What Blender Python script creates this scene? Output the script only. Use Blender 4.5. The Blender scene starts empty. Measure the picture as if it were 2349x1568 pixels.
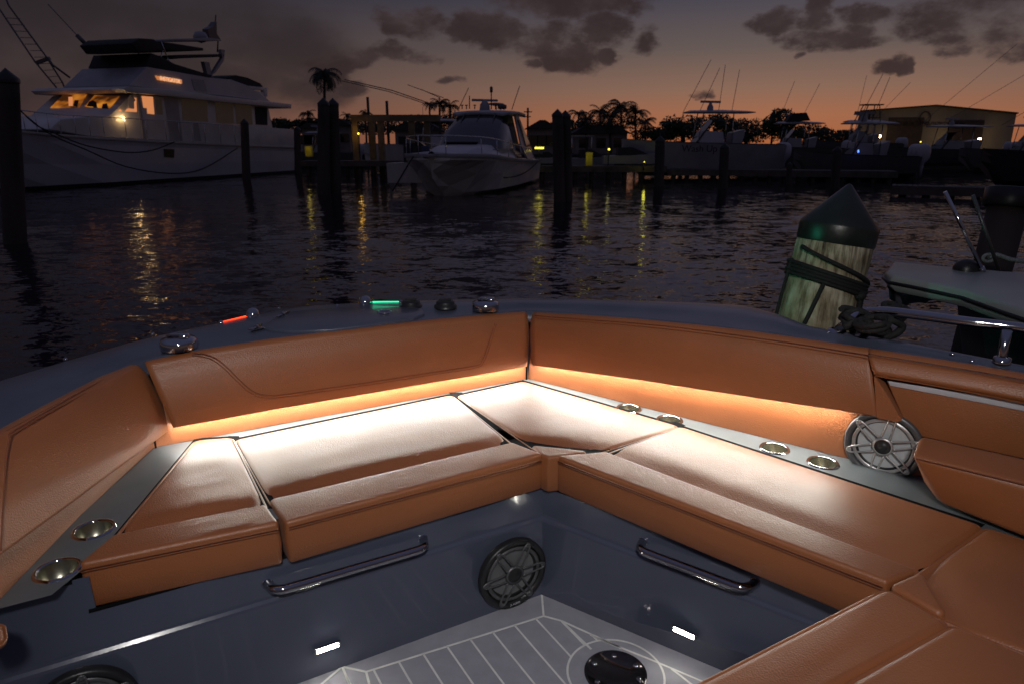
import bpy, bmesh, math, random
from mathutils import Vector, Matrix, noise as mnoise
random.seed(7)
scene = bpy.context.scene
R = math.radians
# ------------------------------------------------------------------ camera
FPX, CX, CY, PITCH, H = 1566.0, 1174.5, 784.0, R(16.2), 2.25
cam_d = bpy.data.cameras.new("camera"); cam = bpy.data.objects.new("camera", cam_d)
scene.collection.objects.link(cam)
cam.location = (0, 0, H); cam.rotation_euler = (R(90) - PITCH, 0, 0)
cam_d.sensor_width = 36; cam_d.lens = 36 * FPX / 2349.0
cam_d.clip_start = 0.05; cam_d.clip_end = 3000
cam_d.dof.use_dof = True; cam_d.dof.focus_distance = 2.5; cam_d.dof.aperture_fstop = 5.6
scene.camera = cam
scene.view_settings.view_transform = 'Standard'; scene.view_settings.look = 'None'
scene.view_settings.exposure = 0; scene.view_settings.gamma = 1
scene.cycles.use_denoising = True
scene.cycles.max_bounces = 8
scene.cycles.sample_clamp_indirect = 4
col = scene.collection
_c, _s = math.cos(PITCH), math.sin(PITCH)
CAM = Vector((0, 0, H))
def ray(px, py):
    u = (px - CX) / FPX; v = (py - CY) / FPX
    return Vector((u, _c - v * _s, -_s - v * _c))
def G(px, py, zr):                      # pixel of the photograph on a level plane, height relative to the lens
    r = ray(px, py); return CAM + r * (zr / r.z)
def PL(px, py, P0, N):
    r = ray(px, py); return CAM + r * ((Vector(P0) - CAM).dot(N) / r.dot(N))
def V(px, py, A, B):                    # on the upright plane through A and B
    d = Vector((B[0] - A[0], B[1] - A[1], 0)); n = Vector((d.y, -d.x, 0)).normalized()
    return PL(px, py, (A[0], A[1], 0), n)
def W(px, py, Y):
    r = ray(px, py); return CAM + r * (Y / r.y)

# ------------------------------------------------------------------ sky
world = bpy.data.worlds.new("World"); scene.world = world; world.use_nodes = True
nt = world.node_tree; nt.nodes.clear()
def N(tree, t, **k):
    n = tree.nodes.new(t)
    for a, b in k.items(): setattr(n, a, b)
    return n
def math_(tree, op, a, b=None, c=None, clamp=False):
    n = tree.nodes.new('ShaderNodeMath'); n.operation = op; n.use_clamp = clamp
    for i, x in enumerate((a, b, c)):
        if x is None: continue
        if isinstance(x, (int, float)): n.inputs[i].default_value = x
        else: tree.links.new(x, n.inputs[i])
    return n.outputs[0]
def srgb(r, g, b):
    f = lambda c: (c / 255 / 12.92) if c / 255 <= 0.04045 else ((c / 255 + 0.055) / 1.055) ** 2.4
    return (f(r), f(g), f(b), 1)
tc = N(nt, 'ShaderNodeTexCoord')
sep = N(nt, 'ShaderNodeSeparateXYZ'); nt.links.new(tc.outputs['Generated'], sep.inputs[0])
X, Y, Z = sep.outputs
AZ = math_(nt, 'ARCTAN2', X, Y); EL = math_(nt, 'ARCSINE', Z)
def ramp(tree, fac, stops, interp='LINEAR'):
    r = tree.nodes.new('ShaderNodeValToRGB'); r.color_ramp.interpolation = interp
    e = r.color_ramp.elements
    while len(e) > 1: e.remove(e[-1])
    e[0].position, e[0].color = stops[0]
    for p, c in stops[1:]:
        x = e.new(p); x.color = c
    if fac is not None: tree.links.new(fac, r.inputs[0])
    return r
def mix(tree, fac, a, b, kind='MIX'):
    m = tree.nodes.new('ShaderNodeMix'); m.data_type = 'RGBA'; m.blend_type = kind
    for s, x in ((m.inputs[0], fac), (m.inputs[6], a), (m.inputs[7], b)):
        if isinstance(x, (int, float)): s.default_value = x
        elif isinstance(x, tuple): s.default_value = x
        else: tree.links.new(x, s)
    return m.outputs[2]
elf = math_(nt, 'MULTIPLY', math_(nt, 'DEGREES', EL) if False else math_(nt, 'MULTIPLY', EL, 180 / math.pi), 1 / 40.0, clamp=True)
glow = ramp(nt, elf, [(0.0, srgb(168, 98, 60)), (0.05, srgb(164, 106, 76)), (0.10, srgb(138, 105, 88)), (0.17, srgb(102, 89, 85)),
                      (0.26, srgb(72, 69, 80)), (0.40, srgb(104, 96, 116)), (0.7, srgb(80, 78, 100)), (1.0, srgb(66, 68, 94))])
dim = ramp(nt, elf, [(0.0, srgb(78, 60, 58)), (0.12, srgb(72, 60, 60)), (0.26, srgb(46, 42, 50)), (0.55, srgb(52, 52, 66)), (1.0, srgb(62, 64, 88))])
# the afterglow stands to the right of the view
azd = math_(nt, 'SUBTRACT', AZ, R(20)); az2 = math_(nt, 'MULTIPLY', azd, azd)
gl = math_(nt, 'POWER', 2.718, math_(nt, 'MULTIPLY', az2, -1.0 / (R(34) ** 2)))
back = ramp(nt, Y, [(0.0, (1, 1, 1, 1)), (1.0, (1, 1, 1, 1))])
sky = mix(nt, gl, dim.outputs[0], glow.outputs[0])
# clouds: direction-space puffs broken up with noise
nz = N(nt, 'ShaderNodeTexNoise'); nz.inputs['Scale'].default_value = 14; nz.inputs['Detail'].default_value = 7; nz.inputs['Roughness'].default_value = .62
mp = N(nt, 'ShaderNodeMapping'); mp.inputs['Scale'].default_value = (1, 1, 1.7)
nt.links.new(tc.outputs['Generated'], mp.inputs[0]); nt.links.new(mp.outputs[0], nz.inputs['Vector'])
nz2 = N(nt, 'ShaderNodeTexNoise'); nz2.inputs['Scale'].default_value = 3.2; nz2.inputs['Detail'].default_value = 5; nz2.inputs['Roughness'].default_value = .55
nt.links.new(mp.outputs[0], nz2.inputs['Vector'])
NZ = math_(nt, 'SUBTRACT', nz.outputs['Fac'], 0.5)
nw = N(nt, 'ShaderNodeTexNoise'); nw.inputs['Scale'].default_value = 9; nw.inputs['Detail'].default_value = 6; nw.inputs['Roughness'].default_value = .6
nt.links.new(mp.outputs[0], nw.inputs['Vector']); sw = N(nt, 'ShaderNodeSeparateXYZ'); nt.links.new(nw.outputs['Color'], sw.inputs[0])
AZ0, EL0 = AZ, EL
AZ = math_(nt, 'ADD', AZ, math_(nt, 'MULTIPLY', math_(nt, 'SUBTRACT', sw.outputs[0], .5), .10))
EL = math_(nt, 'ADD', EL, math_(nt, 'MULTIPLY', math_(nt, 'SUBTRACT', sw.outputs[1], .5), .05))
def cloud(px, py, rx, ry, s=1.0):
    d = ray(px, py).normalized(); a0 = math.atan2(d.x, d.y); e0 = math.asin(d.z)
    ra = rx * 1.08 / FPX; re = ry * 1.08 / FPX
    a = math_(nt, 'MULTIPLY', math_(nt, 'SUBTRACT', AZ, a0), 1 / ra)
    e = math_(nt, 'MULTIPLY', math_(nt, 'SUBTRACT', EL, e0), 1 / re)
    r2 = math_(nt, 'ADD', math_(nt, 'MULTIPLY', a, a), math_(nt, 'MULTIPLY', e, e))
    return math_(nt, 'MULTIPLY', math_(nt, 'SUBTRACT', 1.25, r2), s)
CL = [(945, 52, 66, 34), (905, 60, 45, 22), (1090, 60, 50, 34), (1150, 72, 70, 34), (1250, 92, 100, 46), (1330, 132, 80, 36), (1290, 8, 190, 26), (1370, 70, 60, 34),
      (1050, 68, 30, 20), (835, 138, 60, 22), (900, 130, 50, 20), (985, 133, 50, 20), (780, 146, 50, 22), (1033, 185, 40, 10), (800, 208, 42, 14), (720, 178, 60, 30),
      (1240, 150, 34, 14), (1903, 86, 88, 22), (1868, 32, 30, 44), (1985, 30, 60, 16), (1795, 52, 45, 20), (2255, 28, 130, 40), (2280, 80, 100, 36), (2200, 112, 50, 14), (2330, 105, 80, 26),
      (2030, 150, 20, 10, .5), (2052, 140, 12, 12, .45), (1606, 214, 22, 10, .8), (1843, 124, 16, 10), (2070, 146, 16, 14), (1403, 128, 18, 18), (1480, 90, 30, 20, .55), (1960, 62, 40, 16)]
mx = None
for c in CL:
    v = cloud(*c); mx = v if mx is None else math_(nt, 'MAXIMUM', mx, v)
den = math_(nt, 'ADD', mx, math_(nt, 'MULTIPLY', NZ, 4.0))
mr = N(nt, 'ShaderNodeMapRange'); mr.interpolation_type = 'SMOOTHSTEP'; nt.links.new(den, mr.inputs[0])
mr.inputs[1].default_value = 0.05; mr.inputs[2].default_value = 1.1; mr.inputs[4].default_value = 0.92
mx2 = None
for c in [(150, 60, 330, 130), (430, 50, 330, 80), (620, 110, 170, 80), (520, 190, 150, 60), (60, 200, 160, 80), (680, 70, 100, 45), (300, 130, 300, 60), (700, 215, 90, 30), (-300, 100, 400, 200)]:
    v = cloud(*c); mx2 = v if mx2 is None else math_(nt, 'MAXIMUM', mx2, v)
den2 = math_(nt, 'ADD', mx2, math_(nt, 'MULTIPLY', math_(nt, 'SUBTRACT', nz2.outputs['Fac'], .5), 5.0))
mr2 = N(nt, 'ShaderNodeMapRange'); mr2.interpolation_type = 'SMOOTHSTEP'; nt.links.new(den2, mr2.inputs[0])
mr2.inputs[1].default_value = -0.1; mr2.inputs[2].default_value = 1.9; mr2.inputs[4].default_value = 0.8
ccol = mix(nt, elf, srgb(54, 42, 42), srgb(36, 29, 32))
mrc = N(nt, 'ShaderNodeMapRange'); nt.links.new(nz.outputs['Fac'], mrc.inputs[0]); mrc.inputs[1].default_value = .35; mrc.inputs[2].default_value = .62
ccol = mix(nt, mrc.outputs[0], srgb(66, 54, 54), ccol)
sky = mix(nt, mr2.outputs[0], sky, srgb(42, 35, 37))
sky = mix(nt, mr.outputs[0], sky, ccol)
bg = N(nt, 'ShaderNodeBackground'); nt.links.new(sky, bg.inputs[0]); bg.inputs[1].default_value = 1.0
wo = N(nt, 'ShaderNodeOutputWorld'); nt.links.new(bg.outputs[0], wo.inputs[0])

# ------------------------------------------------------------------ materials
def mat(name, c, rough=.5, metal=0, var=0.0, vscale=8, bump=0, bscale=60, spec=.5, coat=0, emit=None, es=0, c2=None, stretch=None, detail=4):
    m = bpy.data.materials.new(name); m.use_nodes = True; t = m.node_tree
    b = t.nodes['Principled BSDF']
    c = tuple(c[:3]) + (1,)
    b.inputs['Base Color'].default_value = c; b.inputs['Roughness'].default_value = rough
    b.inputs['Metallic'].default_value = metal; b.inputs['Specular IOR Level'].default_value = spec
    b.inputs['Coat Weight'].default_value = coat; b.inputs['Coat Roughness'].default_value = .05
    tcn = N(t, 'ShaderNodeTexCoord'); mpn = N(t, 'ShaderNodeMapping')
    if stretch: mpn.inputs['Scale'].default_value = stretch
    t.links.new(tcn.outputs['Object'], mpn.inputs[0])
    if var or c2:
        n = N(t, 'ShaderNodeTexNoise'); n.inputs['Scale'].default_value = vscale; n.inputs['Detail'].default_value = detail
        t.links.new(mpn.outputs[0], n.inputs['Vector'])
        lo = tuple(x * (1 - var) for x in c[:3]) + (1,); hi = tuple(min(1, x * (1 + var)) for x in c[:3]) + (1,)
        if c2: lo, hi = c, tuple(c2[:3]) + (1,)
        r = ramp(t, n.outputs['Fac'], [(.35, lo), (.65, hi)])
        t.links.new(r.outputs[0], b.inputs['Base Color'])
    if bump:
        n = N(t, 'ShaderNodeTexNoise'); n.inputs['Scale'].default_value = bscale; n.inputs['Detail'].default_value = 3
        t.links.new(mpn.outputs[0], n.inputs['Vector'])
        bn = N(t, 'ShaderNodeBump'); bn.inputs['Strength'].default_value = 1; bn.inputs['Distance'].default_value = bump
        t.links.new(n.outputs['Fac'], bn.inputs['Height']); t.links.new(bn.outputs[0], b.inputs['Normal'])
    if emit:
        b.inputs['Emission Color'].default_value = tuple(emit[:3]) + (1,); b.inputs['Emission Strength'].default_value = es
    return m
M = {}
def leather(name, c):
    m = bpy.data.materials.new(name); m.use_nodes = True; t = m.node_tree; b = t.nodes['Principled BSDF']
    tcn = N(t, 'ShaderNodeTexCoord')
    n1 = N(t, 'ShaderNodeTexNoise'); n1.inputs['Scale'].default_value = 3.5; n1.inputs['Detail'].default_value = 5
    t.links.new(tcn.outputs['Object'], n1.inputs['Vector'])
    r = ramp(t, n1.outputs['Fac'], [(.3, tuple(x * .88 for x in c) + (1,)), (.7, tuple(x * 1.1 for x in c) + (1,))])
    t.links.new(r.outputs[0], b.inputs['Base Color'])
    b.inputs['Roughness'].default_value = .45; b.inputs['Specular IOR Level'].default_value = .6
    b.inputs['Sheen Weight'].default_value = .04; b.inputs['Sheen Roughness'].default_value = .4
    vo = N(t, 'ShaderNodeTexVoronoi'); vo.inputs['Scale'].default_value = 330; vo.feature = 'SMOOTH_F1'
    t.links.new(tcn.outputs['Object'], vo.inputs['Vector'])
    n2 = N(t, 'ShaderNodeTexNoise'); n2.inputs['Scale'].default_value = 9; n2.inputs['Detail'].default_value = 4
    t.links.new(tcn.outputs['Object'], n2.inputs['Vector'])
    b1 = N(t, 'ShaderNodeBump'); b1.inputs['Distance'].default_value = .0010; b1.inputs['Strength'].default_value = .8
    t.links.new(vo.outputs['Distance'], b1.inputs['Height'])
    b2 = N(t, 'ShaderNodeBump'); b2.inputs['Distance'].default_value = .003; b2.inputs['Strength'].default_value = .5
    t.links.new(n2.outputs['Fac'], b2.inputs['Height']); t.links.new(b1.outputs[0], b2.inputs['Normal'])
    t.links.new(b2.outputs[0], b.inputs['Normal'])
    return m
M['leather'] = leather('tan_leather', (.265, .088, .029))
M['thread'] = mat('tan_thread', (.20, .06, .022), .7, bump=.0006, bscale=900)
M['gel'] = mat('dark_blue_gelcoat', (.054, .062, .094), .13, var=.08, vscale=3, coat=.6, bump=.0004, bscale=14)
M['geldeck'] = mat('dark_blue_deck_gelcoat', (.058, .066, .098), .28, var=.1, vscale=6, coat=.15, bump=.0004, bscale=60)
M['shelf'] = mat('grey_shelf_panel', (.115, .13, .14), .36, var=.06, vscale=12, bump=.0002, bscale=400)
M['foam'] = mat('grey_foam_decking', (.27, .27, .31), .72, var=.06, vscale=20, bump=.0006, bscale=500)
M['foamline'] = mat('pale_foam_groove', (.62, .62, .60), .75, var=.08, vscale=30)
M['black'] = mat('black_plastic', (.012, .012, .013), .38, var=.2, vscale=20, bump=.0003, bscale=300)
M['gap'] = mat('black_rubber_gap', (.006, .006, .007), .9, spec=.05, var=.2, vscale=20)  # black for panel joints, and for shade painted under and between cushions
M['chrome'] = mat('polished_stainless', (.5, .5, .51), .08, 1, var=.05, vscale=10)
M['brushed'] = mat('brushed_stainless', (.40, .39, .30), .26, .9, var=.12, vscale=60, stretch=(1, 1, .03))
M['silver'] = mat('silver_grille_paint', (.46, .45, .44), .35, .7, var=.08, vscale=40)
M['gun'] = mat('gunmetal_grille_paint', (.10, .10, .105), .38, .5, var=.1, vscale=40)
M['cone'] = mat('grey_speaker_cone', (.42, .44, .45), .5, var=.06, vscale=30)
M['conedark'] = mat('dark_speaker_cone', (.11, .115, .12), .45, var=.06, vscale=30)
M['stripmetal'] = mat('satin_silver_trim', (.55, .56, .6), .4, .3, var=.05, vscale=20)
M['led'] = mat('white_led', (1, 1, 1), .5, emit=(1, .93, .82), es=150, var=.01)
M['courtesy'] = mat('courtesy_led', (1, 1, 1), .5, emit=(1, .95, .82), es=80, var=.01)
M['red'] = mat('red_lens', (.8, .03, .01), .3, emit=(1, .05, .012), es=3, var=.01)
M['green'] = mat('green_lens', (.03, .8, .4), .3, emit=(.04, 1, .5), es=1.8, var=.01)
M['white'] = mat('white_gelcoat', (.46, .45, .49), .3, var=.07, vscale=.6, bump=.004, bscale=1.5)
M['whitecr'] = mat('cream_white_gelcoat', (.6, .58, .56), .28, var=.08, vscale=.9, bump=.004, bscale=1.3)
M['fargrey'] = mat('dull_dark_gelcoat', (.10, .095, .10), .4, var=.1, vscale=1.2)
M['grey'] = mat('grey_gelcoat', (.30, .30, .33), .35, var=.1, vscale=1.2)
M['bluecanvas'] = mat('blue_window_cover', (.03, .04, .085), .7, var=.2, vscale=2)
M['blackc'] = mat('black_canvas', (.014, .012, .014), .75, var=.3, vscale=3, bump=.01, bscale=4)
M['darkglass'] = mat('dark_glass', (.012, .012, .015), .08, var=.2, vscale=2)
M['tanblind'] = mat('tan_window_blind', (.16, .13, .10), .5, var=.15, vscale=1.4, emit=(.8, .5, .3), es=.012)
M['pile'] = mat('dark_timber', (.035, .028, .025), .85, c2=(.075, .06, .05), vscale=3, bump=.03, bscale=4, stretch=(1, 1, .12))
M['dock'] = mat('dock_planks', (.07, .06, .05), .8, c2=(.12, .10, .085), vscale=2, bump=.01, bscale=6)
M['rope'] = mat('black_rope', (.006, .0055, .0055), .8, var=.3, vscale=90, bump=.004, bscale=160)
M['greyrope'] = mat('pale_rope', (.30, .30, .29), .8, var=.3, vscale=90, bump=.004, bscale=160)
M['leaf'] = mat('dark_foliage', (.03, .045, .02), .7, var=.4, vscale=1.5)
M['palmleaf'] = mat('palm_foliage', (.022, .03, .016), .65, var=.4, vscale=2)
M['trunk'] = mat('bark', (.06, .05, .04), .9, var=.3, vscale=3)
M['amber'] = mat('amber_lit_window', (.5, .3, .1), .5, emit=(1, .42, .07), es=.85, c2=(.2, .1, .04), vscale=1.2)
M['lamp_warm'] = mat('warm_lamp', (1, .8, .5), .5, emit=(1, .6, .22), es=22, var=.01)
M['lamp_yellow'] = mat('yellow_lamp', (1, .9, .2), .5, emit=(1, .85, .08), es=2.2, var=.01)
M['yellow'] = mat('yellow_paint', (.7, .6, .06), .6, var=.15, vscale=3)
M['wallmetal'] = mat('warehouse_cladding', (.25, .235, .20), .6, var=.08, vscale=.4, bump=.02, bscale=3)
M['letter'] = mat('dark_sign_letters', (.03, .02, .025), .6, var=.1)
M['ltamber'] = mat('backlit_sign', (.6, .3, .1), .5, emit=(1, .34, .10), es=.5, var=.01)
M['ltpale'] = mat('backlit_letters', (.9, .7, .5), .5, emit=(1, .62, .36), es=.7, var=.01)
M['land'] = mat('dark_ground', (.03, .03, .022), .95, c2=(.05, .05, .035), vscale=.3)
M['housewall'] = mat('pale_stucco', (.26, .22, .20), .8, var=.15, vscale=1)
M['roof'] = mat('dark_roofing', (.05, .04, .04), .8, var=.2, vscale=2)
M['bluelamp'] = mat('blue_lamp', (.1, .2, 1), .5, emit=(.05, .12, 1), es=6, var=.01)
def win_amber():                      # a lit cabin seen through glass: warm with darker furniture shapes
    m = bpy.data.materials.new('lit_cabin_glass'); m.use_nodes = True; t = m.node_tree; b = t.nodes['Principled BSDF']
    tcn = N(t, 'ShaderNodeTexCoord'); n = N(t, 'ShaderNodeTexNoise'); n.inputs['Scale'].default_value = .9; n.inputs['Detail'].default_value = 2
    t.links.new(tcn.outputs['Object'], n.inputs['Vector'])
    r = ramp(t, n.outputs['Fac'], [(.40, (.05, .015, .004, 1)), (.5, (.35, .10, .01, 1)), (.66, (.75, .28, .03, 1))])
    t.links.new(r.outputs[0], b.inputs['Emission Color']); b.inputs['Emission Strength'].default_value = .8
    b.inputs['Base Color'].default_value = (.03, .02, .01, 1); b.inputs['Roughness'].default_value = .15
    return m
M['cabin'] = win_amber()
M['cabinpink'] = mat('lit_cabin_wall', (.4, .2, .1), .5, emit=(1, .36, .13), es=.62, var=.05, vscale=2)
def water_mat():
    m = bpy.data.materials.new('harbour_water'); m.use_nodes = True; t = m.node_tree; b = t.nodes['Principled BSDF']
    b.inputs['Base Color'].default_value = (.016, .010, .020, 1); b.inputs['Roughness'].default_value = .06; b.inputs['IOR'].default_value = 1.33
    tcn = N(t, 'ShaderNodeTexCoord'); tot = None
    for sc_, amp, det, st in ((1.3, .27, 2, (1, 1.5, 1)), (4.6, .34, 3, (1, 1.7, 1)), (.35, .10, 2, (1, 1.3, 1)), (13, .16, 2, (1, 1.5, 1))):
        mpn = N(t, 'ShaderNodeMapping'); mpn.inputs['Scale'].default_value = st; mpn.inputs['Rotation'].default_value = (0, 0, R(14))
        n = N(t, 'ShaderNodeTexNoise'); n.inputs['Scale'].default_value = sc_; n.inputs['Detail'].default_value = det; n.inputs['Distortion'].default_value = .6
        t.links.new(tcn.outputs['Object'], mpn.inputs[0]); t.links.new(mpn.outputs[0], n.inputs['Vector'])
        a = N(t, 'ShaderNodeVectorMath'); a.operation = 'SUBTRACT'; t.links.new(n.outputs['Color'], a.inputs[0]); a.inputs[1].default_value = (.5, .5, .5)
        k = N(t, 'ShaderNodeVectorMath'); k.operation = 'MULTIPLY'; t.links.new(a.outputs[0], k.inputs[0]); k.inputs[1].default_value = (amp * .8, amp * 1.5, 0)
        if tot is None: tot = k.outputs[0]
        else:
            q = N(t, 'ShaderNodeVectorMath'); q.operation = 'ADD'; t.links.new(tot, q.inputs[0]); t.links.new(k.outputs[0], q.inputs[1]); tot = q.outputs[0]
    # sheltered, calmer water towards the docks, and calm patches
    sp = N(t, 'ShaderNodeSeparateXYZ'); t.links.new(tcn.outputs['Object'], sp.inputs[0])
    m1 = N(t, 'ShaderNodeMapRange'); m1.interpolation_type = 'SMOOTHSTEP'; t.links.new(sp.outputs[1], m1.inputs[0])
    for i_, v_ in ((1, 10), (2, 34), (3, 1.15), (4, .36)): m1.inputs[i_].default_value = v_
    pn = N(t, 'ShaderNodeTexNoise'); pn.inputs['Scale'].default_value = .22; pn.inputs['Detail'].default_value = 3; t.links.new(tcn.outputs['Object'], pn.inputs['Vector'])
    m2 = N(t, 'ShaderNodeMapRange'); t.links.new(pn.outputs['Fac'], m2.inputs[0])
    for i_, v_ in ((1, .38), (2, .62), (3, .55), (4, 1.25)): m2.inputs[i_].default_value = v_
    am = math_(t, 'MULTIPLY', m1.outputs[0], m2.outputs[0])
    sc2 = N(t, 'ShaderNodeVectorMath'); sc2.operation = 'SCALE'; t.links.new(tot, sc2.inputs[0]); t.links.new(am, sc2.inputs['Scale']); tot = sc2.outputs[0]
    up = N(t, 'ShaderNodeVectorMath'); up.operation = 'ADD'; t.links.new(tot, up.inputs[0]); up.inputs[1].default_value = (0, 0, 1)
    nn = N(t, 'ShaderNodeVectorMath'); nn.operation = 'NORMALIZE'; t.links.new(up.outputs[0], nn.inputs[0]); t.links.new(nn.outputs[0], b.inputs['Normal'])
    return m
M['water'] = water_mat()
def wood_mat():                       # weathered piling: pale sapwood, dark checks and streaks
    m = bpy.data.materials.new('weathered_piling'); m.use_nodes = True; t = m.node_tree; b = t.nodes['Principled BSDF']
    tcn = N(t, 'ShaderNodeTexCoord'); mpn = N(t, 'ShaderNodeMapping'); mpn.inputs['Scale'].default_value = (14, 14, 1.3)
    t.links.new(tcn.outputs['Object'], mpn.inputs[0])
    n = N(t, 'ShaderNodeTexNoise'); n.inputs['Scale'].default_value = 2.2; n.inputs['Detail'].default_value = 8; n.inputs['Roughness'].default_value = .7
    t.links.new(mpn.outputs[0], n.inputs['Vector'])
    n2 = N(t, 'ShaderNodeTexNoise'); n2.inputs['Scale'].default_value = 9; n2.inputs['Detail'].default_value = 5
    t.links.new(tcn.outputs['Object'], n2.inputs['Vector'])
    r = ramp(t, n.outputs['Fac'], [(.32, (.035, .025, .018, 1)), (.42, (.2, .17, .11, 1)), (.52, (.42, .38, .27, 1)), (.7, (.56, .52, .40, 1))])
    r2 = ramp(t, n2.outputs['Fac'], [(.4, (.55, .5, .4, 1)), (.62, (1, 1, 1, 1))])
    c = mix(t, 1.0, r.outputs[0], r2.outputs[0], 'MULTIPLY')
    t.links.new(c, b.inputs['Base Color']); b.inputs['Roughness'].default_value = .8
    bn = N(t, 'ShaderNodeBump'); bn.inputs['Distance'].default_value = .012
    t.links.new(n.outputs['Fac'], bn.inputs['Height']); t.links.new(bn.outputs[0], b.inputs['Normal'])
    return m
M['wood'] = wood_mat()

# ------------------------------------------------------------------ mesh helpers
class MB:
    def __init__(s): s.v = []; s.f = []; s.sm = []; s.mi = []; s.cm = 0
    def add(s, vs, fs, smooth=False):
        k = len(s.v); s.v += [Vector(x) for x in vs]
        for f in fs: s.f.append([i + k for i in f]); s.sm.append(smooth); s.mi.append(s.cm)
        return s
    def loft(s, rings, closed=True, cap0=True, cap1=True, smooth=True):
        n = len(rings[0]); vs = [p for r in rings for p in r]; fs = []
        for i in range(len(rings) - 1):
            for j in range(n if closed else n - 1):
                a = i * n + j; b = i * n + (j + 1) % n
                fs.append([a, b, b + n, a + n])
        s.add(vs, fs, smooth)
        if closed and cap0: s.add(rings[0], [list(range(n))[::-1]])
        if closed and cap1: s.add(rings[-1], [list(range(n))])
        return s
    def prism(s, poly, d, smooth=False):
        d = Vector(d); a = [Vector(p) for p in poly]; return s.loft([a, [p + d for p in a]], smooth=smooth)
    def tube(s, pts, r, seg=8, sub=0, cap=True):
        pts = [Vector(p) for p in pts]
        if sub: pts = crom(pts, sub)
        n = len(pts); rings = []; up = None
        for i, p in enumerate(pts):
            t = (pts[min(i + 1, n - 1)] - pts[max(i - 1, 0)]).normalized()
            if up is None: up = Vector((0, 0, 1)) if abs(t.z) < .9 else Vector((1, 0, 0))
            u = (up - t * up.dot(t)).normalized(); w = t.cross(u); up = u
            rr = r(i / (n - 1)) if callable(r) else r
            rings.append([p + (u * math.cos(2 * math.pi * k / seg) + w * math.sin(2 * math.pi * k / seg)) * rr for k in range(seg)])
        return s.loft(rings, cap0=cap, cap1=cap)
    def box(s, c, sz, rz=0, rot=None):
        m = rot or Matrix.Rotation(rz, 3, 'Z'); c = Vector(c); h = [x / 2 for x in sz]
        vs = [c + m @ Vector((x * h[0], y * h[1], z * h[2])) for x, y, z in
              ((-1, -1, -1), (1, -1, -1), (1, 1, -1), (-1, 1, -1), (-1, -1, 1), (1, -1, 1), (1, 1, 1), (-1, 1, 1))]
        return s.add(vs, [[0, 3, 2, 1], [4, 5, 6, 7], [0, 1, 5, 4], [1, 2, 6, 5], [2, 3, 7, 6], [3, 0, 4, 7]])
    def hexa(s, bot, top):
        return s.loft([bot, top], smooth=False)
    def lathe(s, prof, c, ax=(0, 0, 1), seg=32, smooth=True, e=None):
        ax = Vector(ax).normalized(); u = Vector(e) if e else (Vector((1, 0, 0)) if abs(ax.x) < .9 else Vector((0, 1, 0)))
        u = (u - ax * u.dot(ax)).normalized(); w = ax.cross(u); c = Vector(c); rings = []
        for r, h in prof:
            rings.append([c + ax * h + (u * math.cos(2 * math.pi * k / seg) + w * math.sin(2 * math.pi * k / seg)) * r for k in range(seg)])
        return s.loft(rings, cap0=False, cap1=False, smooth=smooth)
    def build(s, name, m, parent=None, bevel=0, bseg=3, world=True):
        off = Vector((0, 0, 0)); p = parent
        if world:
            while p is not None: off += Vector(p.get('_o', (0, 0, 0))); p = p.parent
        me = bpy.data.meshes.new(name); me.from_pydata([tuple(v - off) for v in s.v], [], s.f)
        ms = m if isinstance(m, (list, tuple)) else [m]
        for x in ms: me.materials.append(M[x])
        for p_, sm, mi in zip(me.polygons, s.sm, s.mi): p_.use_smooth = sm; p_.material_index = mi
        bm = bmesh.new(); bm.from_mesh(me); bmesh.ops.remove_doubles(bm, verts=bm.verts, dist=1e-5)
        bmesh.ops.recalc_face_normals(bm, faces=bm.faces)
        if bevel:
            es = [e for e in bm.edges if len(e.link_faces) == 2 and e.calc_face_angle(0) > .5]
            bmesh.ops.bevel(bm, geom=es, offset=bevel, segments=bseg, affect='EDGES', profile=.5)
            for f in bm.faces: f.smooth = True
        bm.to_mesh(me); bm.free()
        o = bpy.data.objects.new(name, me); col.objects.link(o); o.parent = parent
        return o
def crom(p, n):
    out = []
    for i in range(len(p) - 1):
        a = p[max(i - 1, 0)]; b = p[i]; c = p[i + 1]; d = p[min(i + 2, len(p) - 1)]
        for k in range(n):
            t = k / n; out.append(.5 * ((2 * b) + (c - a) * t + (2 * a - 5 * b + 4 * c - d) * t * t + (3 * b - a - 3 * c + d) * t ** 3))
    out.append(p[-1]); return out
def thing(name, label, cat, loc=(0, 0, 0), rz=0, group=None, local=False):
    o = bpy.data.objects.new(name, None); col.objects.link(o); o.location = loc; o.rotation_euler = (0, 0, rz)
    o.empty_display_size = .2
    o['label'] = label; o['category'] = cat
    if group: o['group'] = group
    if not local: o['_o'] = tuple(loc)
    return o
def tag(o, label, cat, group=None):
    o['label'] = label; o['category'] = cat
    if group: o['group'] = group
    return o
def struct(o): o['kind'] = 'structure'; return o
def lamp(name, kind, loc, energy, color, size=.1, rot=None, parent=None, **k):
    l = bpy.data.lights.new(name, kind); l.energy = energy; l.color = color
    if kind == 'POINT': l.shadow_soft_size = size
    if kind == 'AREA': l.size = size
    for a, b in k.items(): setattr(l, a, b)
    o = bpy.data.objects.new(name, l); col.objects.link(o); o.location = loc
    if rot: o.rotation_euler = rot
    return o
def aim(o, target): o.rotation_euler = (Vector(target) - o.location).to_track_quat('-Z', 'Y').to_euler()
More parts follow.
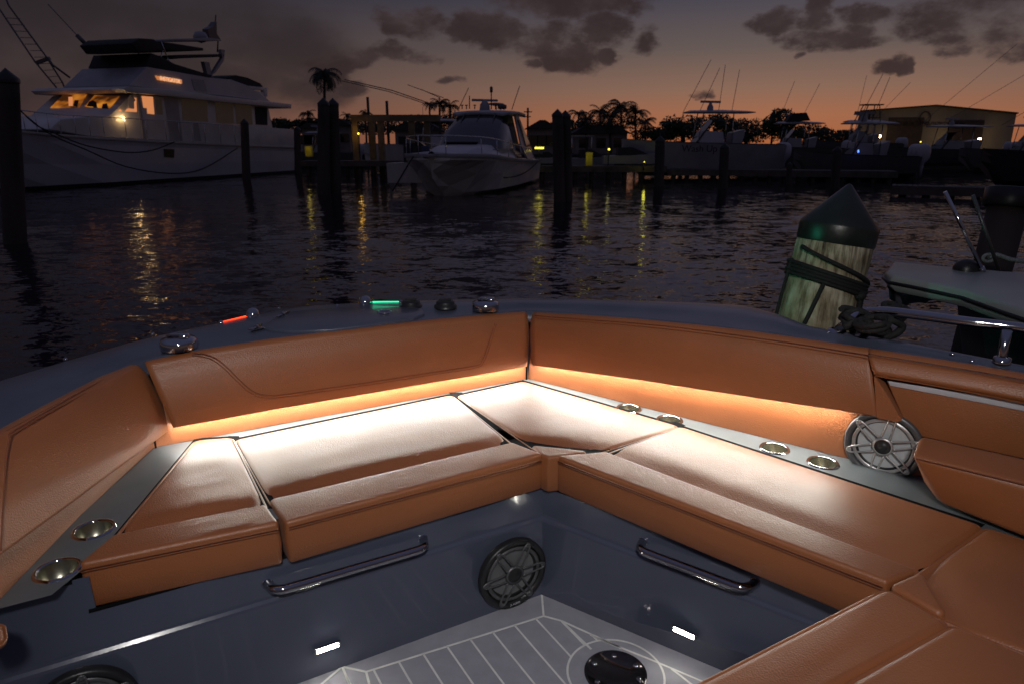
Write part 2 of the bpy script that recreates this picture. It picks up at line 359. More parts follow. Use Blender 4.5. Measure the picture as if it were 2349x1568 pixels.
def text_mesh(name, s, size, m, origin, xdir, ydir, parent=None, depth=.002, align='CENTER', width=None):
    c = bpy.data.curves.new(name, 'FONT'); c.body = s; c.size = size; c.extrude = depth; c.align_x = align; c.align_y = 'CENTER'
    o = bpy.data.objects.new(name, c); col.objects.link(o)
    dg = bpy.context.evaluated_depsgraph_get(); me = bpy.data.meshes.new_from_object(o.evaluated_get(dg))
    bpy.data.objects.remove(o)
    xs = [v.co.x for v in me.vertices]; k = (width / (max(xs) - min(xs))) if width else 1
    x = Vector(xdir).normalized(); y = Vector(ydir); y = (y - x * y.dot(x)).normalized(); z = x.cross(y); org = Vector(origin)
    off = Vector((0, 0, 0)); p = parent
    while p is not None: off += Vector(p.get('_o', (0, 0, 0))); p = p.parent
    for v in me.vertices: v.co = org + x * v.co.x * k + y * v.co.y + z * v.co.z - off
    me.materials.clear(); me.materials.append(M[m])
    o = bpy.data.objects.new(name, me); col.objects.link(o); o.parent = parent
    return o

# key light: the lamps under the boat's own hardtop, behind and above the photographer
key = lamp('hardtop_light', 'SPOT', (.05, -.6, H + .9), 190, (1, .96, .93), .11); key.data.shadow_soft_size = .11; key.data.spot_size = R(84); key.data.spot_blend = 1.0
aim(key, (.0, 2.6, 1.45))

# ================================================================== SETTING
w = MB(); w.add([(-900, -60, 0), (900, -60, 0), (900, 1500, 0), (-900, 1500, 0)], [[0, 1, 2, 3]])
struct(w.build('water', 'water'))
g = MB()
g.hexa([Vector((-900, 76, -1)), Vector((900, 76, -1)), Vector((900, 1200, -1)), Vector((-900, 1200, -1))],
       [Vector((-900, 76, 1.1)), Vector((900, 76, 1.1)), Vector((900, 1200, 1.3)), Vector((-900, 1200, 1.3))])
struct(g.build('ground', 'land'))

# ================================================================== THE BOAT WE STAND IN
boat = thing('motorboat', 'dark blue open boat in the foreground, its tan leather bow lounge lit by white strips', 'boat', (0, 2.0, 0))
ZB, ZF, ZC, ZT = -1.05, -1.43, -1.153, -.93; ZS = -.945; KS = ZS / -1.05
cornerF = Vector((.097, 1.935)); uL = Vector((-.871, -.491)); uR = Vector((.793, -.610))
def P2(v, z): return Vector((v[0], v[1], H + z))
uRw = Vector((.60, -.50)).normalized(); uRw = Vector((.478, -.328)).normalized() if False else Vector((.774, -.590)).normalized()
rec = .10
def wall_line(off):      # outline of the lounge base offset outwards
    nL = Vector((-.491, .871)); nR = Vector((.61, .793))
    # corner of the two offset lines
    a = cornerF + nL * off; b = cornerF + nR * off
    # intersection a + s*uL , b + t*uR
    det = uL.x * (-uR.y) + uR.x * uL.y
    d = b - a; s_ = (d.x * (-uR.y) + uR.x * d.y) / det
    c = a + uL * s_
    return c
c0 = wall_line(0); cr = wall_line(rec); c6 = wall_line(.012)
# --- cockpit sides
w = MB()
nL = Vector((-.491, .871)); nR = Vector((.61, .793))
def wall(corner_floor, u, n, L):
    a = P2(corner_floor, ZF); prof = [(0, ZF), (.016, -1.170), (.018, -1.163), (.024, -1.156), (.026, -1.148), (.030, ZB + .004)]
    rings = []
    for o_, z in prof:
        c = wall_line(o_); uu = Vector((.826, -.564)) if (u is uR and z == ZF) else u; rings.append([P2(c, z), P2(c + uu * L, z)])
    return rings
tl_ = [[P2(wall_line(.030) + uL * q, ZB) for q in (1.235, 1.9)], [P2(wall_line(.028) + uL * q, ZS - .012) for q in (1.235, 1.9)]]
w.loft(tl_, closed=False, smooth=False)
rl = wall(c0, uL, nL, 1.9); rr = wall(c0, uR, nR, 1.6)
w.loft([[b, a] for a, b in rl], closed=False, smooth=False); w.loft([[a, b] for a, b in rr], closed=False, smooth=False)
side = w.build('cockpit_side', 'gel', boat)
# --- floor mat with grooves
w = MB()
fl = [G(1243, 1362, ZF), P2(c0 + Vector((.826, -.564)) * 1.5, ZF), Vector((1.6, .1, H + ZF)), Vector((-1.9, .1, H + ZF)), P2(c0 + uL * 1.75, ZF)]
w.prism([p - Vector((0, 0, .02)) for p in fl], (0, 0, .02))
floor = w.build('deck_mat', 'foam', boat)
def strip(w, a, b, wd, h=.0012, off=.0):
    a = Vector(a); b = Vector(b); d = (b - a).normalized(); s = d.cross(Vector((0, 0, 1))) * wd / 2; z = Vector((0, 0, .0004 + off)); hh = Vector((0, 0, h + off))
    w.hexa([a - s + z, b - s + z, b + s + z, a + s + z], [a - s + hh, b - s + hh, b + s + hh, a + s + hh])
w = MB(); gp = lambda x, y: G(x, y, ZF)
cin = G(1247, 1412, ZF)
seg = [((1243, 1364), (1247, 1412)), ((1247, 1412), (840, 1540)), ((1247, 1412), (1288, 1423)), ((1288, 1423), (1418, 1482)), ((1418, 1482), (1500, 1515)), ((1500, 1515), (1700, 1600)),
       ((785, 1528), (840, 1540)), ((840, 1540), (855, 1600)), ((785, 1528), (700, 1600)), ((785, 1528), (815, 1600)), ((1288, 1423), (1356, 1488)), ((1354, 1455), (1418, 1482)), ((1360, 1458), (1420, 1484)),
       ((1418, 1482), (1424, 1487)), ((1540, 1533), (1640, 1610))]
for a, b in seg: strip(w, gp(*a), gp(*b), .0065)
pd = Vector((.503, -.864, 0))
edge0, edge1 = gp(1247, 1412), gp(840, 1540); ed = (edge1 - edge0); eL = ed.length; ed.normalize()
hc = gp(1412, 1543); hr = .135
k = 0; st = edge0 + ed * .028
while k < 14:
    a = st + ed * (k * .0735)
    # stop the plank line at the hatch ring
    L = 1.6; rel = a - hc; bq = rel.dot(pd); cq = rel.dot(rel) - hr * hr; dq = bq * bq - cq
    if dq > 0 and -bq - math.sqrt(dq) > 0: L = -bq - math.sqrt(dq)
    strip(w, a, a + pd * L, .0055); k += 1
for p_ in ((1354, 1452), (1288, 1424)):
    a = gp(*p_); rel = a - hc; bq = rel.dot(pd); cq = rel.dot(rel) - hr * hr; dq = bq * bq - cq
    L = (-bq - math.sqrt(dq)) if dq > 0 else .1
    strip(w, a, a + pd * L, .0055)
ringp = [hc + Vector((math.cos(t), math.sin(t), 0)) * hr for t in [2 * math.pi * i / 64 for i in range(65)]]
for i in range(64): strip(w, ringp[i], ringp[i + 1], .006)
w.build('plank_groove', 'foamline', floor)
w = MB(); w.lathe([(.088, 0), (.088, .004), (.082, .006), (.081, .003), (0.0001, .003)], hc, seg=48)
h_ = w.build('floor_hatch', 'chrome', boat)
h_.data.materials[0] = M['hatch'] = mat('mirror_dark_plate', (.09, .08, .08), .08, .9, var=.6, vscale=14)
w = MB()
for a_ in (.4, 1.5, 2.6, 3.7, 4.8, 5.9):
    w = MB(); w.lathe([(.008, .003), (.007, .006), (.0001, .006)], hc + Vector((math.cos(a_) * .066, math.sin(a_) * .066, 0)), seg=12); w.build('screw', 'chrome', h_)
# --- shelf behind the cushions
SBl = Vector((-1.288, 2.257)) * KS; SBc = Vector((.076, 3.003)) * KS
w = MB()
sl0 = Vector((-1.225, 1.37)) * KS; sr = SBc + Vector((.793, -.610)) * 1.65
shl = [P2(wall_line(-.032) + uL * 1.42, ZS), P2(sl0 + Vector((-.012, 0)), ZS), P2(Vector((-1.27, 1.79)) * KS, ZS), P2(SBl, ZS), P2(SBc, ZS), P2(sr, ZS), P2(wall_line(.04) + uR * 1.6, ZS), P2(wall_line(.05), ZS), P2(wall_line(.05) + uL * 1.255, ZS), P2(wall_line(-.032) + uL * 1.262, ZS)]
w.prism(shl, (0, 0, -.012))
shelf = w.build('shelf', 'shelf', boat)
# black tubes drawn as the shadow line under the cushions and shelf edge
w = MB()
a = wall_line(.030); b_ = wall_line(.030)
for u in (uL, uR):
    w.tube([P2(a + u * 1.27, ZS - .016), P2(a + u * 1.42, ZS - .016)], .006, 8) if u is uL else None
    w.tube([P2(b_ + u * .02, ZB + .001), P2(b_ + u * (1.25 if u is uL else 1.3), ZB + .001)], .005, 6)
w.build('rubber_seal', 'gap', boat)
# --- lower upholstered panel behind the shelf
w = MB()
lowpts = [Vector((-1.185, .95)) * KS, sl0, Vector((-1.27, 1.79)) * KS, SBl, SBc, sr]
def out_n(i, pts):
    a = pts[max(i - 1, 0)]; b = pts[min(i + 1, len(pts) - 1)]; d = (b - a).normalized(); return Vector((-d.y, d.x))
for seg_ in ([0, 1, 2, 3], [3, 4], [4, 5]):
    pts = [lowpts[i] for i in seg_]
    rings = []
    for dz, o_ in ((0.001, 0), (.10, .012), (.22, .03)):
        rings.append([P2(p + out_n(i, pts) * o_, ZS + dz) for i, p in enumerate(pts)])
    w.loft(rings, closed=False)
w.build('lower_backrest_panel', 'leather', boat)
w = MB(); w.tube([P2(SBc + Vector((-.008, -.008)), ZS), P2(SBc + Vector((-.008, -.006)), ZS + .09)], .0035, 6)
w.build('panel_joint', 'gap', boat); w = MB()
w.tube([P2(SBl + Vector((.006, -.004)), ZS), P2(SBl + Vector((.006, -.002)), ZS + .08)], .0035, 6)
w.build('panel_joint', 'gap', boat)

# --- backrests
def backrest(cols, n_in, name, back=.030, ledge=True, bulge=.012, sub=8):
    """cols: (bottom point, top point); n_in: horizontal normal into the cockpit"""
    n = Vector((n_in[0], n_in[1], 0)).normalized(); cs = []
    for i in range(len(cols) - 1):
        for k in range(sub):
            t = k / sub; cs.append((cols[i][0].lerp(cols[i + 1][0], t), cols[i][1].lerp(cols[i + 1][1], t)))
    cs.append(cols[-1])
    # pull the very ends in to round them
    rings = []
    for i, (b, t) in enumerate(cs):
        up = (t - b); L = up.length; upn = up / L
        prof = [(-.068, .012), (-.030, .0), (-.012, .0), (-.006, .0), (-.001, .003), (0, .010)]
        pr = [(o, z) for o, z in prof]
        for q in (.12, .3, .5, .7, .88): pr.append((bulge * math.sin(math.pi * q), q * L))
        for a_ in range(0, 91, 18):
            th = R(a_); pr.append((-.022 + .022 * math.cos(th), L - .022 + .022 * math.sin(th)))
        pr += [(-back, L - .001), (-back - .008, L - .012), (-.068, L - .05)]
        rings.append([b + n * o + upn * z for o, z in pr])
    w = MB(); w.loft(rings, closed=True); return w, n
nF = Vector((.478, -.878)) ; dF = (SBc - SBl).normalized(); nF = Vector((dF.y, -dF.x))
nRi = Vector((-.610, -.793)); nLi = Vector((1, .0))
def line_off(p, q, n, o): return (p + n * o, q + n * o)
# front backrest
A, B = line_off(SBl, SBc, nF, .04); A2, B2 = line_off(SBl, SBc, nF, .0)
fcols = [(V(bx, by, A, B), V(tx, ty + 8, A2, B2)) for bx, by, tx, ty in
         ((398, 982, 332, 823), (520, 960, 470, 796), (640, 938, 620, 773), (800, 911, 790, 752), (1000, 877, 1000, 727), (1120, 857, 1130, 715), (1209, 841, 1211, 709))]
fb, _ = backrest(fcols, nF, 'f')
front = fb.build('backrest', 'leather', boat); front['label'] = 'front backrest with a curved stitched panel'
# right backrest
Rend = SBc + uR * 2.0
A, B = line_off(SBc, Rend, nRi, .04); A2, B2 = line_off(SBc, Rend, nRi, .0)
rc = [(V(bx, by, A, B), V(tx, ty + 8, A2, B2)) for bx, by, tx, ty in
      ((1221, 838, 1219, 709), (1330, 853, 1330, 716), (1460, 871, 1460, 726), (1600, 893, 1600, 740), (1720, 911, 1720, 754), (1830, 928, 1815, 768), (1935, 943, 1910, 782), (2015, 957, 1995, 795))]
rb, _ = backrest(rc, nRi, 'r')
rc2 = [(V(bx, by, A, B), V(tx, ty + 8, A2, B2)) for bx, by, tx, ty in ((2007, 864, 1990, 794), (2100, 879, 2080, 808), (2230, 903, 2220, 830), (2349, 927, 2349, 852), (2520, 965, 2520, 885))]
r2, _ = backrest(rc2, nRi, 'r'); rb.add(r2.v, r2.f, True)
tip = [V(x, y, A, B) for x, y in ((2005, 862), (2012, 868), (2040, 912), (2068, 962), (2060, 967), (2012, 957))]
rb.prism([p + Vector((nRi.x, nRi.y, 0)) * .002 for p in tip], Vector((-nRi.x, -nRi.y, 0)) * .06)
right = rb.build('backrest', 'leather', boat); right['label'] = 'long starboard backrest ending in a pointed notch'
# left backrest
A, B = Vector((-1.245, 2.262)) * KS, Vector((-1.165, .95)) * KS; A2, B2 = Vector((-1.30, 2.27)) * KS, Vector((-1.27, .95)) * KS
nl = Vector((1, .06)).normalized()
lc = [(V(bx, by, A, B), V(tx, ty + 8, A2, B2)) for bx, by, tx, ty in
      ((393, 985, 326, 823), (330, 1033, 250, 855), (250, 1092, 160, 902), (160, 1160, 80, 945), (80, 1218, 0, 990), (0, 1277, -80, 1040), (-110, 1360, -200, 1120))]
lb, _ = backrest(lc, nl, 'l')
left = lb.build('backrest', 'leather', boat); left['label'] = 'port backrest with twin top stitching'
# stitched seams on the backrests
def seam(pts, plane_pt, n3, parent, r=.0022, two=.012, closeup=0):
    w = MB(); P = [PL(x, y, plane_pt, n3) for x, y in pts]
    w.tube([p + n3 * .0 for p in P], r, 6, sub=5)
    if two:
        up = Vector((0, 0, 1)); Q = []
        for i, p in enumerate(P):
            t = (P[min(i + 1, len(P) - 1)] - P[max(i - 1, 0)]).normalized(); Q.append(p + t.cross(n3).normalized() * two)
        w.tube(Q, r * .7, 6, sub=5)
    return w.build('seam', 'thread', parent)
n3 = Vector((nF.x, nF.y, 0)); mid = Vector((SBl.x, SBl.y, 0)) + n3 * .0325
b_, t_ = fcols[3]
fn = (fcols[-1][0] - fcols[0][0]).cross(t_ - b_).normalized()
if fn.dot(n3) < 0: fn = -fn
seam([(440, 806), (480, 814), (510, 832), (545, 866), (575, 893), (600, 904), (640, 905), (720, 894), (860, 874), (1000, 852), (1090, 838), (1106, 826), (1120, 790), (1134, 742)], b_ + fn * .0135, fn, front, r=.0018, two=.009)
b_, t_ = rc[3]; n3r = Vector((nRi.x, nRi.y, 0)); rn = (rc[-1][0] - rc[0][0]).cross(t_ - b_).normalized()
if rn.dot(n3r) < 0: rn = -rn
seam([(1228, 724), (1460, 741), (1600, 756), (1750, 776), (1910, 800), (2100, 832), (2349, 878)], b_ + rn * .0055, rn, right, r=.0016, two=.010)
b_, t_ = lc[3]; ln = (lc[-1][0] - lc[0][0]).cross(t_ - b_).normalized()
if ln.x < 0: ln = -ln
seam([(335, 836), (250, 873), (160, 920), (80, 963), (20, 996)], b_ + ln * .006, ln, left, r=.0018, two=.010)
seam([(22, 992), (14, 1050), (8, 1150), (2, 1262)], b_ + ln * .0125, ln, left, r=.0018, two=.0)
# pale inlay strip, recessed panel and aft arm block on the right
A, B = line_off(SBc, Rend, nRi, .012)
w = MB(); q = [V(x, y, A, B) for x, y in ((2033, 872), (2250, 908), (2500, 958), (2500, 1085), (2349, 1052), (2110, 1000), (2072, 960))]
w.prism(q, Vector((-nRi.x, -nRi.y, 0)) * .05); w.build('side_panel', 'leather', boat, bevel=.004)
w = MB(); q = [V(x, y, A, B) + n3r * .004 for x, y in ((2036, 872), (2250, 905), (2500, 950), (2500, 971), (2250, 922), (2042, 883))]
w.prism(q, Vector((-nRi.x, -nRi.y, 0)) * .012); w.build('trim_strip', 'stripmetal', boat, bevel=.002)
bot = [G(x, y, ZT + .0) for x, y in ((2160, 1157), (2420, 1264))]; tf = [G(x, y, -.79) for x, y in ((2086, 1045), (2420, 1127))]; tb = [G(x, y, -.765) for x, y in ((2110, 994), (2420, 1062))]
bb = [Vector((tb[0].x + .05, tb[0].y + .03, bot[0].z)), Vector((tb[1].x + .05, tb[1].y + .03, bot[0].z))]
w = MB(); w.hexa([bot[0], bot[1], bb[1], bb[0]], [tf[0], tf[1], tb[1], tb[0]])
arm = w.build('backrest', 'leather', boat, bevel=.018, bseg=5); arm['label'] = 'aft starboard seat back with a rounded ledge'
w = MB(); w.tube([tf[0].lerp(tf[1], .03) + Vector((-.002, -.002, .001)), tf[1] + Vector((-.002, -.002, .001))], .002, 6); w.build('seam', 'thread', arm)

# --- led strips under the backrests (hidden behind the overhang, they light shelf and cushions)
w = MB(); leds = []
def led(p, q, n_, pw=1.0):
    d = (q - p).normalized(); s = n_ * .003; z = Vector((0, 0, .001)); pp, qq = p - n_ * .013 + Vector((0, 0, .0004)), q - n_ * .013 + Vector((0, 0, .0004))
    w.hexa([pp - s - z, qq - s - z, qq + s - z, pp + s - z], [pp - s + z, qq - s + z, qq + s + z, pp + s + z])
    l = lamp('led_glow', 'AREA', (p + q) / 2 - n_ * .006 + Vector((0, 0, -.0016)), LEDP * pw * (q - p).length, (.95, 1, .92), .01, shape='RECTANGLE')
    l.data.size = (q - p).length; l.data.size_y = .002
    zax = -(Vector((0, 0, -1)) * .30 + n_ * .95).normalized(); xax = d; yax = zax.cross(xax).normalized(); xax = yax.cross(zax)
    l.matrix_world = Matrix.Translation(l.location) @ Matrix((xax, yax, zax)).transposed().to_4x4(); leds.append(l)
LEDP = 3.9
for cols_, n_, i0, i1 in ((fcols, n3, 0, 6), (rc, n3r, 0, 6)):
    for i in range(i0, i1):
        led(cols_[i][0] - n_ * .012, cols_[i + 1][0] - n_ * .012, n_, .55 if (cols_ is fcols and i == 0) else 1.0)
strip_ = w.build('led_strip', 'led', boat)

# --- cushions
def rounded(poly, rc_):
    out = []; n = len(poly)
    for i in range(n):
        p = Vector(poly[i]); a = Vector(poly[i - 1]); b = Vector(poly[(i + 1) % n]); r = rc_[i] if isinstance(rc_, (list, tuple)) else rc_
        u = (a - p).normalized(); v = (b - p).normalized(); ang = u.angle(v); t = min(r / math.tan(ang / 2), (a - p).length * .45, (b - p).length * .45)
        r = t * math.tan(ang / 2); cen = p + (u + v).normalized() * (r / math.sin(ang / 2)); s = p + u * t; e = p + v * t
        a0 = math.atan2(s.y - cen.y, s.x - cen.x); a1 = math.atan2(e.y - cen.y, e.x - cen.x); d = (a1 - a0 + math.pi) % (2 * math.pi) - math.pi
        for k in range(5):
            th = a0 + d * k / 4; out.append(cen + Vector((math.cos(th), math.sin(th))) * r)
    return out
def densify(pts, st=.04):
    o = []
    for i in range(len(pts)):
        a = pts[i]; b = pts[(i + 1) % len(pts)]; k = max(1, int((b - a).length / st))
        o += [a.lerp(b, j / k) for j in range(k)]
    return o
def pillow(w, poly, z1, z0, r=.02, rc_=.025, crown=.006, wr=0.0, seed=0, slope=None, edge_in=None):
    """poly of plan points; a padded block from z0 to z1 with rolled top edges"""
    area = sum(poly[i - 1].x * poly[i].y - poly[i].x * poly[i - 1].y for i in range(len(poly)))
    if area < 0: poly = poly[::-1]; rc_ = rc_[::-1] if isinstance(rc_, (list, tuple)) else rc_
    rc_ = [max(x, r * 1.08) for x in rc_] if isinstance(rc_, (list, tuple)) else max(rc_, r * 1.08)
    pts = densify(rounded(poly, rc_)); n = len(pts); nm = []
    def dist(q):
        d = 0
        for i in range(len(poly)):
            a = poly[i]; b = poly[(i + 1) % len(poly)]; e = (b - a).normalized(); x = abs((q - a).x * e.y - (q - a).y * e.x)
            d += math.exp(-x / .03)
        return -.03 * math.log(d)
    for i in range(n):
        d = (pts[(i + 1) % n] - pts[i - 1]).normalized(); nm.append(Vector((d.y, -d.x)))
    cen = sum(pts, Vector((0, 0))) / n; rings = []
    def zadj(p): return 0 if slope is None else slope(p)
    def ring(off, z, k=0):
        o = []
        for p, m in zip(pts, nm):
            q = p - m * off; q = q.lerp(cen, k); o.append(q)
        return o, z
    L = [ring(.006, z0), ring(0, z0 + .006), ring(-.003, (z0 + z1) / 2)]
    for a_ in range(0, 91, 15): th = R(a_); L.append(ring(r * (1 - math.cos(th)) , z1 - r + r * math.sin(th)))
    for k in (.04, .09, .15, .22, .3, .4, .5, .6, .7, .8, .9, .985): L.append(ring(r, z1, k))
    for li, (o, z) in enumerate(L):
        top = li >= 8
        rr = []
        for q in o:
            zz = z + (zadj(q) if li >= 3 else 0)
            if li >= 9:
                dd_ = max(0, min(1, (dist(q) - r) / .12)); zz += crown * dd_ * (2 - dd_)
            if top and wr:
                u_ = (q.x * .87 + q.y * .49); v_ = (-q.x * .49 + q.y * .87)
                zz += wr * (mnoise.noise(Vector((u_ * 2.2 + seed, v_ * 13, seed))) + .6 * mnoise.noise(Vector((u_ * 6 + v_ * 2, v_ * 26, seed + 3))))
            rr.append(Vector((q.x, q.y, H + zz)))
        rings.append(rr)
    w.loft(rings, smooth=True)
def g2(x, y, z=ZT): p = G(x, y, z); return Vector((p.x, p.y))
def tilt(q, a, b, sgn=1):          # the rear panel rolls down to the seam in front of it
    e = (b - a).normalized(); x = abs((q - a).x * e.y - (q - a).y * e.x); x = (q - a).x * e.y - (q - a).y * e.x; x = max(0, x * sgn)
    t = max(0, min(1, x / .085)); return -.0105 * (1 - t * t * (3 - 2 * t))
def seat(rear, front, label, wr=0, seed=0, zf=ZT, zr=ZT - .003, rrc=.022, frc=.004, pipe=None, r_rear=.017, r_front=.010):
    rp2 = [g2(*p, z=zr) for p in rear]
    if front:
        a0_, b0_ = rp2[-2].copy(), rp2[-1].copy(); e0_ = (b0_ - a0_).normalized(); q0_ = rp2[0]; sg2 = 1 if ((q0_ - a0_).x * e0_.y - (q0_ - a0_).y * e0_.x) > 0 else -1
    if front:
        e_ = (rp2[-1] - rp2[-2]).normalized(); m_ = Vector((e_.y, -e_.x)); m_ = m_ if (rp2[0] - rp2[-1]).dot(m_) < 0 else -m_
        for k_, nb_ in ((-1, 0), (-2, -3)):
            u_ = (rp2[k_] - rp2[nb_]).normalized(); rp2[k_] = rp2[k_] + u_ * (.030 / max(.3, abs(u_.dot(m_))))
    w = MB(); pillow(w, rp2, zr, ZS + .001, r=r_rear, rc_=rrc, crown=.005, wr=wr, seed=seed, slope=(lambda q: tilt(q, g2(*rear[-2], z=zr), g2(*rear[-1], z=zr), sg2)) if front else None)
    o = w.build('seat_cushion', 'leather', boat); o['label'] = label
    if rear[0][1] < 1100:
        pp = [G(*p, ZS) for p in rear]; cc = sum(pp, Vector()) / len(pp); w = MB(); w.prism([p + (p - cc).normalized() * .001 + Vector((0, 0, .0008)) for p in pp], (0, 0, .002)); w.build('seat_base', 'gap', o)  # black plate under the cushion, added to darken the gaps round it
    if front:
        w = MB(); pillow(w, [g2(*p) for p in front], zf + .004, ZB + .001, r=r_front, rc_=frc, crown=.003, wr=wr * .6, seed=seed + 5)
        w.build('front_bolster', 'leather', o)
    if pipe:
        w = MB(); P = [G(x, y, ZT) for x, y in pipe]
        w.tube([p + Vector((0, .001, -.007)) for p in P], .0014, 6); w.tube([p + Vector((0, .000, -.013)) for p in P], .0010, 6)
        w.build('piping', 'thread', o)
    return o
seat([(447, 1006), (533, 1001), (610, 1158), (262, 1228)], [(260, 1226), (609, 1156), (642, 1200), (174, 1297)], 'triangular port seat cushion with a creased rear panel', wr=.004, seed=2, pipe=[(182, 1301), (638, 1207)], rrc=.028)
seat([(538, 1006), (1036, 903), (1176, 1016), (618, 1148)], [(617, 1146), (1175, 1014), (1247, 1042), (655, 1200)], 'wide front seat cushion behind the open floor', wr=.0015, seed=5, pipe=[(662, 1203), (1243, 1050)])
seat([(1048, 905), (1200, 872), (1562, 976), (1370, 1036), (1212, 1018)], [(1214, 1020), (1368, 1037), (1290, 1046), (1258, 1050), (1240, 1042)], 'kite-shaped corner seat cushion at the bow', wr=.0012, seed=9)
seat([(1560, 975), (2258, 1203), (2108, 1310), (1392, 1037)], [(1391, 1036), (2108, 1308), (2034, 1336), (1272, 1045)], 'long starboard seat cushion', wr=.0012, seed=12, pipe=[(1280, 1052), (2028, 1340)])
seat([(2262, 1205), (2440, 1262), (2440, 1530), (2186, 1425), (2116, 1308)], [(2040, 1341), (2114, 1308), (2184, 1424)], 'aft starboard corner seat cushion with a triangular insert', seed=15, frc=.006, r_rear=.02, r_front=.012)
seat([(2034, 1344), (2182, 1428), (1890, 1588), (1750, 1700), (1540, 1595)], None, 'aft seat cushion closing the lounge', seed=19, r_rear=.016)
seat([(2186, 1429), (2520, 1560), (2520, 1900), (1790, 1720), (1896, 1590)], None, 'aft seat cushion nearest the camera, lower right corner', seed=22, r_rear=.016)
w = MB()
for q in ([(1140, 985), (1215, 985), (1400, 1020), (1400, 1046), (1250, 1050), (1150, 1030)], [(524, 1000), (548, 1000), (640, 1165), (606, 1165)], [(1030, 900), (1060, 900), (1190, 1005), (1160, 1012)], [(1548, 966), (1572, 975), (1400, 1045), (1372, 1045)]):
    w = MB(); w.prism([G(x, y, ZS + .0035) for x, y in q], (0, 0, .002)); w.build('seat_base', 'gap', boat)  # added black plates put shade into the gaps between cushions
seat([(-60, 1420), (8, 1428), (14, 1465), (-60, 1500)], None, 'rounded end of the port aft cushion at the left edge of the photo', seed=22, r_rear=.016)

# --- cup holders
for i, (x, y) in enumerate(((215, 1214), (132, 1307), (1442, 937), (1536, 963), (1777, 1028), (1888, 1061))):
    c = G(x, y, ZS); rr = .041 if i < 2 else .038
    w = MB(); w.lathe([(rr, -.012), (rr, .0005), (rr + .002, .004), (rr + .007, .0045), (rr + .010, .0005)], c, seg=40)
    w.v[:] = w.v
    o = w.build('cup_holder', 'chrome', boat)
    w = MB(); w.lathe([(rr - .0008, .001), (rr * .88, -.06), (.0001, -.06)], c, seg=40, smooth=True)
    w.build('cup_liner', 'brushed', o)
from mathutils import geometry as geo
cups = [(G(x, y, ZS), .0425 if i < 2 else .0395) for i, (x, y) in enumerate(((215, 1214), (132, 1307), (1442, 937), (1536, 963), (1777, 1028), (1888, 1061)))]
vs = [Vector((p.x, p.y)) for p in shl]; es = [(i, (i + 1) % len(vs)) for i in range(len(vs))]
for c, r in cups:
    k = len(vs); vs += [Vector((c.x + r * math.cos(t * math.pi / 16), c.y + r * math.sin(t * math.pi / 16))) for t in range(32)]; es += [(k + i, k + (i + 1) % 32) for i in range(32)]
ov, oe, of, _, _, _ = geo.delaunay_2d_cdt(vs, es, [list(range(len(shl)))], 2, 1e-6)
fs = []
for f in of:
    m_ = sum((ov[i] for i in f), Vector((0, 0))) / len(f)
    if not any((m_ - Vector((c.x, c.y))).length < r * .98 for c, r in cups): fs.append(tuple(f))
me = bpy.data.meshes.new('shelf'); me.from_pydata([(v.x, v.y - 2.0, H + ZS) for v in ov], [], fs); me.materials.append(M['shelf'])
shelf.data = me

# --- speakers
def speaker(c, n, r, ring_m, grille_m, cone_m, label, spin=0, up=(0, 0, 1)):
    n = Vector(n).normalized(); c = Vector(c); u = Vector(up); e2 = (u - n * u.dot(n)).normalized(); e1 = e2.cross(n)
    def at(a, rad, h): return c + (e1 * math.cos(a) + e2 * math.sin(a)) * rad + n * h
    w = MB(); w.lathe([(r, 0), (r, r * .16), (r * .97, r * .20), (r * .86, r * .20), (r * .83, r * .14), (r * .8, r * .05), (r * .8, 0)], c, n, 56, e=e1)
    ring = w.build('speaker', ring_m, boat); ring['label'] = label
    w = MB(); w.lathe([(r * .80, r * .05), (r * .72, r * .09), (r * .66, r * .05), (r * .655, r * .045)], c, n, 48, e=e1); w.build('surround', 'black', ring)
    w = MB(); w.lathe([(r * .66, r * .06), (r * .2, r * .01), (.0001, r * .01)], c, n, 48, e=e1); w.build('cone', cone_m, ring)
    w = MB(); w.lathe([(r * .26, r * .16), (r * .26, r * .22), (r * .21, r * .225)], c, n, 36, e=e1)
    w.lathe([(r * .70, r * .15), (r * .76, r * .19), (r * .80, r * .15)], c, n, 48, e=e1)
    for k in range(6):
        a = spin + k * math.pi / 3
        for s in (-1, 1):
            a_in = a + s * .42; a_out = a + s * .105
            P = [at(a_in, r * .27, r * .20), at(a + s * .20, r * .5, r * .21), at(a_out, r * .80, r * .22), at(a + s * .055, r * .90, r * .22)]
            w.tube(P, r * .028, 6, sub=3)
        w.lathe([(r * .07, r * .19), (r * .07, r * .225), (r * .045, r * .23), (.0001, r * .215)], at(a, r * .88, 0), n, 14, e=e1)
    w.build('grille', grille_m, ring)
    w = MB(); w.lathe([(r * .225, r * .12), (r * .225, r * .20), (r * .20, r * .215), (r * .17, r * .20), (r * .1, r * .25), (.0001, r * .265)], c, n, 32, e=e1); w.build('dust_cap', 'black', ring)
    w = MB(); w.cm = 0
    bq = [at(-math.pi / 2 + a_, rad, r * .20) for a_, rad in ((-.24, r * .80), (.24, r * .80), (.20, r * .93), (-.20, r * .93))]
    w.prism(bq, n * r * .03); bd = w.build('badge', 'black', ring)
    text_mesh('lettering', 'JL AUDIO', r * .085, 'stripmetal', at(-math.pi / 2, r * .865, r * .236), e1, e2, ring, depth=.0003, width=r * .30)
    return ring
nLw = Vector((.491, -.871, 0)).normalized(); nRw = Vector((-.610, -.793, 0)).normalized(); nLu, nRu = nLw, nRw
LOW = P2(c0, ZF); UPR = P2(wall_line(.038), -1.1)
spk = lambda x, y, p2, n: PL(x, y, LOW, n) + n * .004
